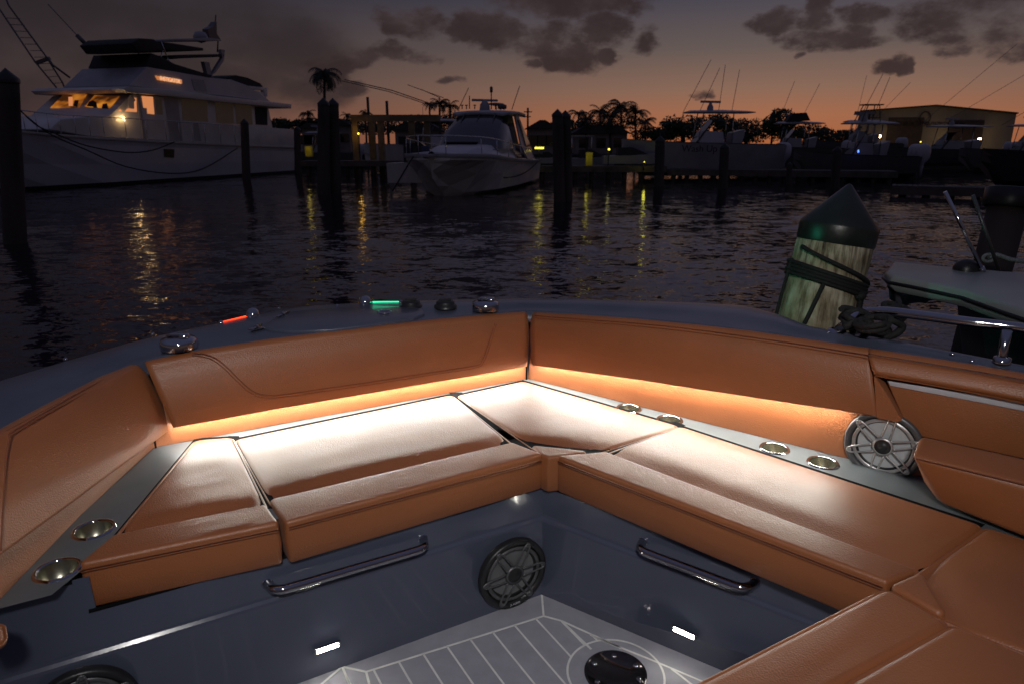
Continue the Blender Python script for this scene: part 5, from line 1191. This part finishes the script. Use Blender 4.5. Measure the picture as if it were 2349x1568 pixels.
# houses on the far shore
def house(x0, x1, yt, Y, label, roof=1):
    a = W(x0, yt, Y); b = W(x1, yt, Y); o = thing('house', label, 'house', ((a.x + b.x) / 2, Y, 1)); w = MB(); z = a.z - .9 * roof
    w.box(((a.x + b.x) / 2, Y + 3, (1 + z) / 2), (b.x - a.x, 6, z - 1)); w.build('wall', 'housewall', o)
    w = MB(); m_ = (a.x + b.x) / 2; w.prism([Vector((a.x - .4, Y - .4, z)), Vector((b.x + .4, Y - .4, z)), Vector((b.x - 1.2, Y - .4, a.z)), Vector((a.x + 1.2, Y - .4, a.z))], (0, 6.8, 0)); w.build('roof', 'roof', o)
    for k in range(3):
        w = MB(); w.box((a.x + (b.x - a.x) * (k + .5) / 3, Y - .03, 1 + (z - 1) * .55), (1.1, .08, 1.1)); w.build('window', 'darkglass', o)
house(690, 720, 277, 88, 'low house with a dark roof behind the small boat at the yacht stern'); house(726, 800, 272, 95, 'wide low house just right of the tall piling pair'); house(1213, 1275, 276, 80, 'long dark roofed shed between the cruiser and the piling pair')
house(1320, 1440, 288, 84, 'dark low building below the palm cluster right of centre'); house(905, 1010, 284, 92, 'low house seen under the long hardtop')

# ================================================================== TREES
def palm(x, y, xb, yb, Y, R_, label, nf=20, thick=.14, seed=0, zb_=1.0):
    rnd = random.Random(seed); c = W(x, y, Y); bs = W(xb, yb, Y); o = thing('palm_tree', label, 'palm tree', (bs.x, Y, zb_), group='palms on the shore')
    w = MB(); w.tube([Vector((bs.x, Y, zb_)), Vector((bs.x * .4 + c.x * .6, Y, (zb_ + c.z) / 2)), c], lambda t: thick * (1.3 - .5 * t), 8, sub=5); w.build('trunk', 'trunk', o)
    w = MB()
    for i in range(nf):
        az = rnd.uniform(0, 2 * math.pi); el0 = rnd.uniform(-.3, 1.25); L = R_ * rnd.uniform(.85, 1.15); P = []; d0 = Vector((math.cos(az), math.sin(az), 0)); p = c.copy(); e_ = el0
        n = 12
        for k in range(n + 1): P.append(p.copy()); p += (d0 * math.cos(e_) + Vector((0, 0, math.sin(e_)))) * (L / n); e_ -= ((2.0 if nf > 20 else 1.5) + .3 * rnd.random()) / n
        sd = Vector((-d0.y, d0.x, 0))
        for k in range(1, n + 1):
            wl = L * .30 * math.sin(math.pi * min(1, (k + 1) / (n + 2))) ** .6; t = (P[k] - P[k - 1])
            for s_ in (-1, 1):
                for q in range(2):
                    a = P[k - 1].lerp(P[k], q * .5); tipp = a + sd * s_ * wl * rnd.uniform(.75, 1.05) + t * 1.1 - Vector((0, 0, wl * rnd.uniform(.3, .8)))
                    w.add([a, a + t * .42, tipp], [[0, 1, 2]])
        w.tube(P, lambda t: .03 * (1 - .7 * t), 4)
    w.build('crown', 'palmleaf', o)
palm(744, 172, 737, 300, 70, 2.0, 'tall coconut palm standing alone above the piling pair', 26, seed=4)
for i, (x, y, Y, r_, lb) in enumerate(((1008, 238, 75, 1.3, 'palm above the long hardtop beside the cruiser'), (1032, 244, 80, 1.3, 'palm just left of the cruiser hardtop'), (985, 240, 85, 1.0, 'small palm over the middle of the long hardtop'),
        (1327, 262, 90, 1.7, 'leftmost palm of the cluster right of the piling pair'), (1377, 256, 88, 2.0, 'second palm of the cluster right of the piling pair'), (1425, 246, 86, 2.4, 'highest palm of the cluster right of centre'), (1458, 258, 86, 2.0, 'rightmost palm of the cluster right of centre'), (1400, 268, 84, 1.8, 'low palm in the middle of the cluster right of centre'),
        (706, 262, 92, 1.3, 'small palm just left of the tall piling pair'), (838, 260, 92, 1.2, 'small palm behind the boat lift'), (795, 266, 96, 1.0, 'small palm right of the tall piling pair'), (1345, 275, 84, 1.5, 'low palm at the left of the cluster right of centre'), (1480, 280, 80, 1.5, 'low palm at the right end of the cluster'))):
    palm(x, y, x + 2, 320, Y, r_, lb, 18, .12, seed=10 + i)
def bush(x, y, rx, ry, Y, label, n=2600, seed=0, cat='tree'):
    rnd = random.Random(seed); c = W(x, y, Y); k = Y / FPX; o = thing('tree', label, cat, (c.x, Y, 1), group='trees on the shore'); w = MB(); w.tube([Vector((c.x, Y, .9)), Vector((c.x + .2, Y, (c.z + 1) / 2)), c], .25, 8)
    for i in range(6):
        a = rnd.uniform(0, 6.28); w.tube([Vector((c.x, Y, c.z - ry * k * .6)), c + Vector((math.cos(a) * rx * k * .6, math.sin(a) * rx * k * .4, rnd.uniform(-.2, .6) * ry * k))], lambda t: .12 * (1 - .7 * t), 5)
    w.build('trunk', 'trunk', o); w = MB()
    cl = [(rnd.uniform(-.8, .8), rnd.uniform(-.6, .6), rnd.uniform(-.7, .75), rnd.uniform(.25, .5)) for _ in range(26)]
    for i in range(n):
        cx, cy, cz, r = rnd.choice(cl); v = Vector((rnd.gauss(0, 1), rnd.gauss(0, 1), rnd.gauss(0, 1))).normalized() * r * rnd.uniform(.6, 1.08)
        q = Vector((cx + v.x, cy + v.y, cz + v.z))
        if q.x ** 2 + q.z ** 2 > 1.15: continue
        p = c + Vector((q.x * rx * k, q.y * rx * k, q.z * ry * k)); s_ = rnd.uniform(.10, .24); u = Vector((rnd.gauss(0, 1), rnd.gauss(0, 1), rnd.gauss(0, 1))).normalized(); t = u.orthogonal().normalized()
        w.add([p - u * s_, p + t * s_ * .5, p + u * s_, p - t * s_ * .5], [[0, 1, 2, 3]])
    w.build('crown', 'leaf', o)
for i, q in enumerate(((1565, 293, 50, 30, 78, 'bushy tree at the left behind the big fishing boat'), (1640, 298, 60, 30, 80, 'bushy tree right behind the hardtop of the big fishing boat'), (1710, 302, 55, 28, 82, 'lower bushy tree at the right end of the big hardtop'), (1795, 288, 42, 36, 76, 'round dark tree behind the twin outboards'), (1862, 308, 50, 22, 86, 'low tree between the round tree and the warehouse'),
        (1400, 300, 95, 30, 92, 'dense dark tree mass under the palm cluster'), (1300, 296, 40, 22, 96, 'dark bush behind the central piling pair'), (870, 290, 90, 18, 100, 'long low hedge-like tree behind the boat lift'), (1000, 282, 70, 18, 100, 'low trees behind the sport cruiser cabin'), (735, 290, 60, 18, 102, 'low trees behind the tall piling pair'), (655, 290, 50, 18, 104, 'low dark trees beyond the yacht stern'), (1500, 306, 50, 20, 90, 'low bush left of the big fishing boat'), (1940, 316, 50, 16, 95, 'low bush at the left corner of the warehouse'))):
    bush(*q, seed=50 + i)
